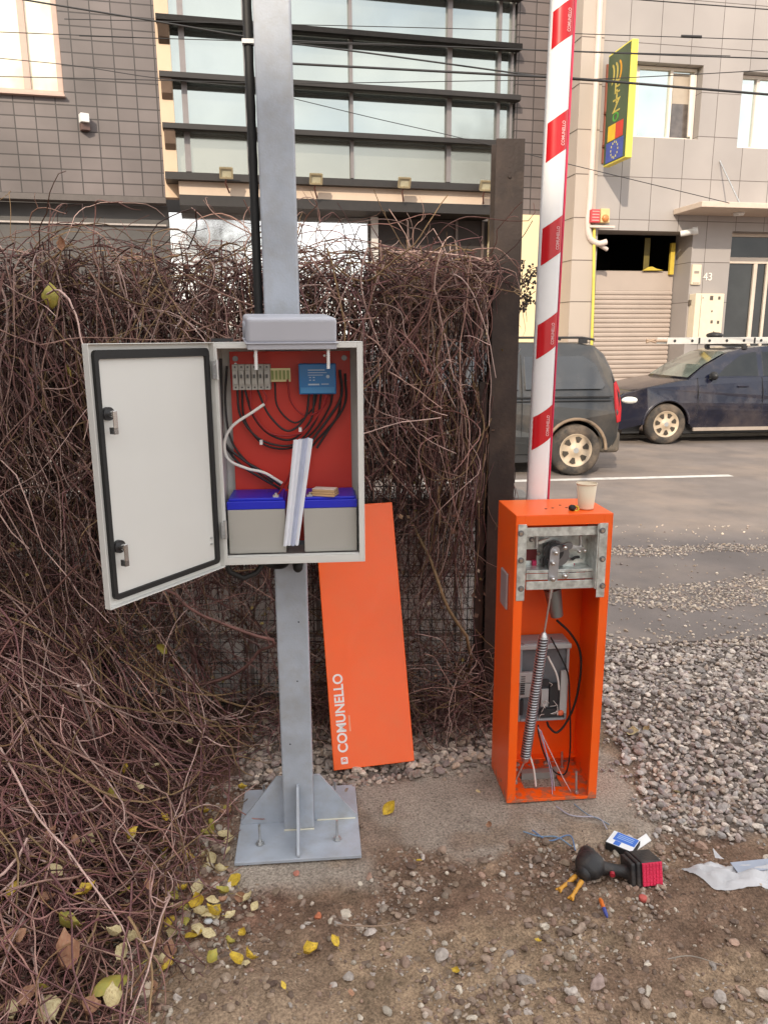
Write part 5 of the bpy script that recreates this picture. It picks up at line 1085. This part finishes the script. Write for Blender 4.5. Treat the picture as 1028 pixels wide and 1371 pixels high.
b=MB(); b.lathe([(0,-.06),(.09,-.05),(.11,0),(0,.0)],16,c=(a+1.1,-.45)); o=b.build('canopy_lamp',WHT,cn); o.location=(0,0,zc_-.001)
# projecting sign
sx_=RB.at(812,140,-.18)[0]; z1_=RB.at(812,74,-.18)[1]; z0_=RB.at(808,224,-.18)[1]
sg=thing('projecting_sign','tall green sign with yellow edge projecting from the pale facade','sign',RB.world(sx_,0,z0_),R(11)); sh=z1_-z0_
MB().box(0,.12,-1.0,-.16,0,sh).build('sign_box',mat('sign_yellow',(.80,.70,.10),.45,var=.04),sg,bevel=.01)
b=MB(); b.box(-.006,-.001,-.975,-.18,.03,sh-.03); fc=b.build('sign_face',mat('sign_green',(.060,.095,.045),.4,var=.15,scale=2),sg)
def sgb(y0,y1,z0,z1,m,name): b=MB(); b.box(-.010,-.0065,y0,y1,z0,z1); b.build(name,m,fc)
sgb(-.90,-.26,.04,sh*.20,mat('flag_blue',(.06,.09,.36),.5),'blue_flag')
sgb(-.58,-.30,sh*.21,sh*.35,mat('flag_yellow',(.80,.50,.03),.5),'yellow_band'); sgb(-.86,-.585,sh*.21,sh*.35,mat('flag_red',(.62,.05,.03),.5),'red_band')
b=MB()
for k in range(12): a_=2*math.pi*k/12; b.T=Matrix.Translation((-.0105,-.58+.13*math.cos(a_),sh*.115+.13*math.sin(a_))); b.box(-.001,.0,-.018,.018,-.018,.018)
b.build('flag_stars',mat('flag_star',(.6,.55,.2),.5),fc)
SGO=mat('sign_ochre',(.52,.42,.10),.5)
for k,mm in ((0,mat('crescent_orange',(.78,.36,.02),.5)),(1,SGO),(2,SGO)):
    b=MB(); y0=-.60+k*.13; ar=[(y0-.10*math.sin(math.pi*i/12),sh*.80+.17*math.cos(math.pi*i/12)) for i in range(13)]+[(y0-.05*math.sin(math.pi*i/12),sh*.80+.13*math.cos(math.pi*i/12)) for i in range(12,-1,-1)]
    b.prism(ar,'x',-.010,-.0065); b.build('crescent',mm,fc)
for s_,zf,mm in (('E',.665,SGO),('I',.58,SGO),('Z',.50,SGO),('o',.42,mat('sign_bright_green',(.08,.35,.05),.5))):
    text(s_,.32,'sign_letter',mm,fc,Matrix.Translation((-.009,-.56,sh*zf))@Matrix.Rotation(-math.pi/2,4,'Z')@Matrix.Rotation(math.pi/2,4,'X'),ext=.003,sx=1.4)
b=MB()
for z in (.2,.5,.8): b.box(.03,.08,-.16,-.002,sh*z,sh*z+.04)
b.box(.035,.075,-.03,-.002,.1,sh*.95); b.build('sign_bracket',mat('bracket_rust',(.25,.08,.05),.7),sg)
# bicycle by the door
p_=RB.world(RB.at(980,440,-1.0)[0],-1.0,.05); bi=thing('bicycle','pale bicycle parked by the glass door behind the blue car','bicycle',p_,R(20))
def bt_(pts,r,m,name,par=bi): b=MB(); b.tube(pts,r,8); return b.build(name,m,par)
WT=mat('bike_white',(.62,.58,.52),.4)
for x_ in (-.52,.52):
    b=MB(); b.tube([(x_+.33*math.cos(a),0,.34+.33*math.sin(a)) for a in np.linspace(0,2*math.pi,33)],.018,6,cap=False)
    for k in range(10): b.cyl((x_,0,.34),(x_+.33*math.cos(k*.628),0,.34+.33*math.sin(k*.628)),.002,4)
    b.build('bicycle_wheel',RUB,bi)
b=MB(); 
for s_ in ([(-.52,0,.34),(-.15,0,.30),(.28,0,.78),(-.25,0,.80),(-.15,0,.30)],[(-.52,0,.34),(-.25,0,.80)],[(.28,0,.78),(.52,0,.34)],[(.28,0,.78),(.24,0,1.05)]): b.tube(s_,.017,8)
b.build('bicycle_frame',WT,bi)
b=MB(); b.tube(smoothpath([(.05,-.28,1.16),(.18,-.24,1.2),(.25,-.08,1.10),(.24,0,1.05),(.25,.08,1.10),(.18,.24,1.2),(.05,.28,1.16)],4),.013,8); b.build('handlebar',CHR,bi)
b=MB(); b.ell((-.28,0,.98),(.13,.08,.04),12,6); b.cyl((-.25,0,.8),(-.27,0,.96),.014); b.build('saddle',mat('saddle_tan',(.40,.18,.08),.5),bi)
b=MB(); b.tube([(.34+.0,-.2,1.12),(.38,-.2,1.20)],.006,6); b.ell((.36,-.2,1.28),(.02,.06,.09),12,8); b.build('bicycle_mirror',WT,bi)
# ================================================================ LEFT BUILDING
LB=Frame(0,15.6,13)
lb=thing('office_building','purplish grey tiled office building with a glazed louvred bay','building',(0,15.6,0),R(13))
TIL=tilemat('purple_grey_tiles',(.115,.096,.094),(.145,.122,.118),(.035,.029,.028),.335,.205,.010,.45,.26)
zb=LB.at(150,262)[1]; xl0=LB.at(205,60)[0]; xe=LB.at(690,120)[0]; xend=LB.at(737,150)[0]+.6
x205=LB.at(222,262)[0]; wz=LB.rect(-90,-60,78,124)
b=MB(); wallholes(b,LB.at(-500,100)[0],x205,zb,14,[wz],0,.18); b.build('tiled_wall',TIL,lb); b=MB(); b.box(xe,xend,0,.3,zb-.35,14); b.build('tiled_wall',TIL,lb)
bx=LB.at(238,250)[0]
b=MB(); b.box(x205+.002,bx+.02,-.03,.2,zb,14); b.build('beige_pier',mat('beige_pier',(.62,.46,.32),.55,var=.08,scale=2),lb)
b=MB(); b.box(LB.at(-500,100)[0],x205,-.01,.3,zb-.10,zb-.002); b.build('wall_base_trim',mat('trim_dark',(.10,.085,.08),.5),lb)
# bay glass
zs_=LB.at(420,236)[1]; GLZ=mat('bay_glass',(.40,.44,.415),.02,metal=.9,bump=.02,bscale=1.5,var=.10,scale=.6); MUL=mat('mullion_grey',(.22,.20,.20),.4,metal=.4,var=.05)
b=MB(); b.box(bx,xe,.10,.12,zs_,14); b.build('bay_glazing',GLZ,lb)
b=MB(); b.box(bx,xe,.085,.0985,zs_,LB.at(420,178,.1)[1]); b.build('lower_glazing',mat('lower_glass',(.36,.365,.32),.13,metal=.75,var=.08,scale=.6),lb)
for px_,wd_ in ((247,.10),(332,.10),(470,.06),(601,.09),(667,.06),(684,.05),(692,.09)):
    xm=LB.at(px_,120,.05)[0]; b=MB(); b.box(xm-wd_/2,xm+wd_/2,.02,.099,zs_,14); b.build('mullion',MUL,lb)
LV=mat('louvre_black',(.018,.015,.014),.5,var=.2); LVE=mat('louvre_end_brown',(.16,.11,.08),.5)
lx0=LB.at(213,95,-.24)[0]; lx1=LB.at(697,120,-.24)[0]
zl=[LB.at(560,y_,-.24)[1] for y_ in (48,119,183)]; dzl=(zl[0]-zl[2])/2
for z in (zl[2]+3*dzl,zl[2]+2*dzl,zl[0],zl[1],zl[2]):
    b=MB(); b.prism([(-.26,z-.075),(-.20,z-.09),(-.02,z-.07),(-.02,z+.03),(-.26,z+.01)],'x',lx0,lx1); lo=b.build('louvre',LV,lb)
    b=MB(); b.prism([(-.22,z-.072),(-.04,z-.072),(-.04,z-.38),(-.14,z-.30)],'x',lx0+.02,lx0+.20); b.build('louvre_bracket',LVE,lo)
# sill band and beam
z1=LB.at(420,246,-.45)[1]; z2=LB.at(420,267,-.35)[1]; z3=LB.at(420,279,-.35)[1]
b=MB(); b.box(lx0,LB.at(665,250,-.5)[0],-.5,-.02,z1-.02,z1+.10); b.build('sill_louvre',LV,lb)
xs0=LB.at(240,255,-.35)[0]; xs1=LB.at(664,265,-.35)[0]
b=MB(); b.box(xs0,xs1,-.36,-.02,z2+.003,z1-.023); b.build('sill_fascia',mat('fascia_beige',(.56,.44,.34),.55,var=.10,scale=1.5),lb)
b=MB(); b.box(xs0,xs1,-.40,9,z3-.02,z2); b.build('beam',LV,lb)
b=MB(); b.box(xe-.05,xend,-.0,9,zb-.5,zb-.352); b.build('right_soffit',TIL,lb)
# floodlights
FLY=mat('flood_body',(.36,.30,.19),.4,metal=.3)
for i,(px_,py_) in enumerate(((303,232),(423,240),(541,245),(650,249))):
    p3=LB.p3(px_,py_,-.72); t=thing('floodlight',['floodlight left of the grey pole on the office sill','first floodlight right of the grey pole on the office sill','middle floodlight on the office sill between pole and brown post','floodlight on the office sill next to the brown steel post'][i],'floodlight',LB.world(*p3),R(13),'floodlights along the sill'); t.scale=(.82,.82,.82)
    b=MB(); b.T=Matrix.Rotation(R(25),4,'X'); ringstrip(b,rrect(-.14,.14,-.10,.12,.01,1),rrect(-.11,.11,-.07,.09,.01,1),-.04,.03); b.box(-.115,.115,.01,.03,-.075,.095); b.build('lamp_head',FLY,t,bevel=.003)
    b=MB(); b.T=Matrix.Rotation(R(25),4,'X'); b.box(-.108,.108,-.01,-.004,-.068,.088); b.build('lamp_glass',mat('flood_glass',(.45,.42,.30),.15),t)
    b=MB(); b.tube([(0,.03,-.05),(-.02,.1,-.18),(.06,.30,-.33)],.018,8); b.build('lamp_arm',mat('lamp_arm',(.12,.05,.04),.5),t)
# window at the far left: sunlit sky glare put into the cream pane colour
_UP=UPV; UPV=mat('window_frame_pink',(.50,.36,.30),.5,var=.08)
window(lb,(wz[0]+.01,wz[1]-.01,wz[2]+.01,wz[3]-.01),(.33,.70),.06,fw=.09,glass=mat('glare_cream_glass',(.86,.80,.60),.08,var=.22,scale=2.0,spec=.9,coat=.8))
UPV=_UP
# facade camera
p3=LB.p3(113,163,-.12); t=thing('wall_sensor','small white box sensor on the purplish tiled wall','sensor',LB.world(*p3),R(35))
MB().box(-.07,.07,-.09,.06,-.02,.12).build('sensor_body',WHT,t,bevel=.01); MB().box(-.05,.09,-.02,.12,-.13,-.021).build('sensor_base',mat('sensor_dark',(.12,.07,.06),.5),t,bevel=.005)
# ground floor
GF=mat('ground_floor_grey',(.085,.08,.078),.5,var=.25,scale=1.2)
xa=LB.at(-500,100)[0]
b=MB(); b.box(xa,LB.at(225,280,.35)[0],.35,.6,0,zb-.1); b.build('ground_floor_wall',GF,lb)
b=MB(); 
for z in (zb-.45,): b.box(xa,LB.at(222,285,.3)[0],.30,.34,z,z+.03)
b.build('handrail',mat('rail_grey',(.42,.38,.36),.5),lb)
xw0=LB.at(496,300,.3)[0]; xw1=LB.at(700,300,.3)[0]
b=MB(); b.box(xw0,LB.at(505,300,.3)[0],.22,.32,0,z3-.03); b.build('white_column',mat('column_white',(.60,.58,.55),.5),lb)
b=MB(); b.box(xw0+.15,xw1,.35,6,0,z3-.03); b.build('dark_ground_floor',mat('dark_recess',(.035,.026,.024),.7,var=.2),lb)
b=MB(); 
for px_ in (545,610,645): x_=LB.at(px_,290,.3)[0]; b.box(x_,x_+.05,.30,.345,0,z3-.05)
b.build('dark_mullion',mat('recess_mullion',(.12,.09,.08),.5),lb)
b=MB(); xc0=LB.at(699,350,-.1)[0]; b.box(xc0-.6,xend,-.04,.3,0,LB.at(712,287,-.1)[1]); b.build('cream_wall',mat('cream_wall',(.78,.66,.42),.7,var=.06,scale=1),lb)
MB().box(LB.at(-500,100)[0],xend,9,9.3,z3,14).build('rear_wall',GF,lb)
# shopfront glazing that mirrors the sky
b=MB(); b.box(LB.at(226,280,.4)[0],xw0-.002,.42,.44,0,z3-.03); b.build('shopfront_glass',mat('shop_glass',(.86,.88,.90),.02,metal=.95,var=.02),lb)
# ================================================================ OVERHEAD CABLES
CWB=mat('overhead_black',(.02,.02,.022),.6)
def ohc(pts,r,label,Yd=9):
    r*=.72
    P=[yp(x_,y_,Yd) for x_,y_ in pts]; d0_=(P[0]-P[1]); d1_=(P[-1]-P[-2]); P=[P[0]+d0_.normalized()*2.5]+P+[P[-1]+d1_.normalized()*2.5]; c0_=P[0].copy(); b=MB(); b.tube(smoothpath([q-c0_ for q in P],6),r,6); tag(b.build('overhead_cable',CWB,None,c0_),label,'cable','overhead cables')
ohc([(-20,-12),(35,0),(206,28),(335,50),(397,59),(500,72),(690,98),(735,104),(850,112),(1045,128)],.012,'thick cable sloping from the top left corner down past the brown post')
ohc([(-20,42),(206,51),(335,55),(396,33),(560,37),(730,42)][0:3],.006,'thin cable crossing the office wall high at the left')
ohc([(396,33),(560,37),(730,42),(769,45),(1045,54)],.006,'thin cable just under the top edge right of the pole',9.3)
ohc([(-20,76),(100,88),(206,104),(335,118),(397,133),(500,158),(597,180),(700,205)],.006,'cable drooping across the glazed bay to the right',9.6)
ohc([(-20,102),(160,106),(335,111),(397,112),(660,108),(766,107),(900,101),(1045,93)],.007,'thin nearly level cable across the bay and the pale facade',10)
ohc([(690,101),(766,105),(900,116),(1045,128)],.016,'thickest black cable across the upper window at right',8.4)
ohc([(690,66),(769,69),(900,74),(1045,79)],.009,'cable above the upper window at right',8.8)
ohc([(396,57),(560,62),(690,66)],.006,'thin cable crossing the upper glass panes right of the pole',9.9)
ohc([(700,0),(860,0),(1045,14)][1:],.008,'cable cutting the top right corner',9.1)
b=MB(); c=yp(925,49,9.3); b.tube([(-.11,0,.004),(.11,0,-.004)],.016,8); tag(b.build('cable_joint',CWB,None,c),'short black sleeve clamped on the thin cable at upper right','cable joint')
# ================================================================ TREES MIRRORED IN THE GLASS; UNSEEN HOUSES ADDED TO SHADE THE YARD
BARK=mat('bark_grey',(.10,.08,.065),.9,var=.3,scale=6,bump=.4,bscale=30)
def bare_tree(name,x_,y_,h,seed,label,depth=6):
    r=random.Random(seed); root=thing(name,label,'tree',(x_,y_,0)); tr_,cr=MB(),MB()
    def br(p,d,l,rad,k):
        n=4; pts=[p]; dd=d.copy()
        for i in range(n): dd=(dd+Vector((r.gauss(0,.10),r.gauss(0,.10),r.gauss(.03,.06)))).normalized(); pts.append(pts[-1]+dd*l/n)
        (tr_ if k<1 else cr).tube(pts,[rad*(1-.45*i/n) for i in range(n+1)],7 if k<2 else 4 if k<4 else 3)
        if k>=depth: return
        for j in range(r.choice((2,3,3)) if k else 5):
            t_=r.uniform(.45,1); q_=pts[min(n,int(t_*n+.5))]; ax=Vector((r.gauss(0,1),r.gauss(0,1),r.gauss(0,.3))).normalized(); nd=(dd+ax*r.uniform(.45,.85)).normalized()
            br(q_,nd,l*r.uniform(.58,.8),rad*r.uniform(.42,.6),k+1)
        br(pts[-1],dd,l*.72,rad*.55,k+1)
    br(Vector((0,0,0)),Vector((0,0,1)),h*.33,h*.018,0); tr_.build('trunk',BARK,root); cr.build('crown',BARK,root)
bare_tree('bare_tree',3.6,-14,10.5,4,'bare branching tree mirrored in the glass left of the pole')
bare_tree('bare_tree',20,-13,15,8,'bare tree mirrored in the right end of the glazed bay')
nh=thing('added_side_blocker','unseen dark house added left of the photographer to block side light','building',(-9,-6,0),R(4))  # unseen block added to keep low light off left-facing sides
MB().box(-8,0,-12,12,0,7.6).build('blocker_wall',mat('render_brown',(.20,.17,.15),.85,var=.15,scale=.6),nh)
MB().box(-8.3,.3,-12.3,12.3,7.6,7.8).build('blocker_roof',mat('roof_grey',(.15,.14,.14),.8),nh)
for j in range(5):
    b=MB(); b.box(0,.03,-9+j*4.2,-7.6+j*4.2,1.2,2.8); b.build('blocker_window',GLS,nh)
bh=thing('added_shade_house','unseen grey house added behind the photographer to shade the yard','building',(-12,-27,0))  # unseen, added and sized so its shadow covers the near yard
MB().box(-16,10.5,0,7,0,15.2).build('blocker_wall',mat('render_grey',(.35,.32,.29),.8,var=.1,scale=.5),bh)
MB().box(-16.4,10.9,-.4,7.4,15.2,15.5).build('blocker_roof',mat('roof_grey',(.15,.14,.14),.8),bh)
for i in range(6):
    for j in range(4):
        b=MB(); b.box(-13+i*4,-11.4+i*4,7.0,7.03,1.5+j*3.4,3.1+j*3.4); b.build('blocker_window',GLS,bh)
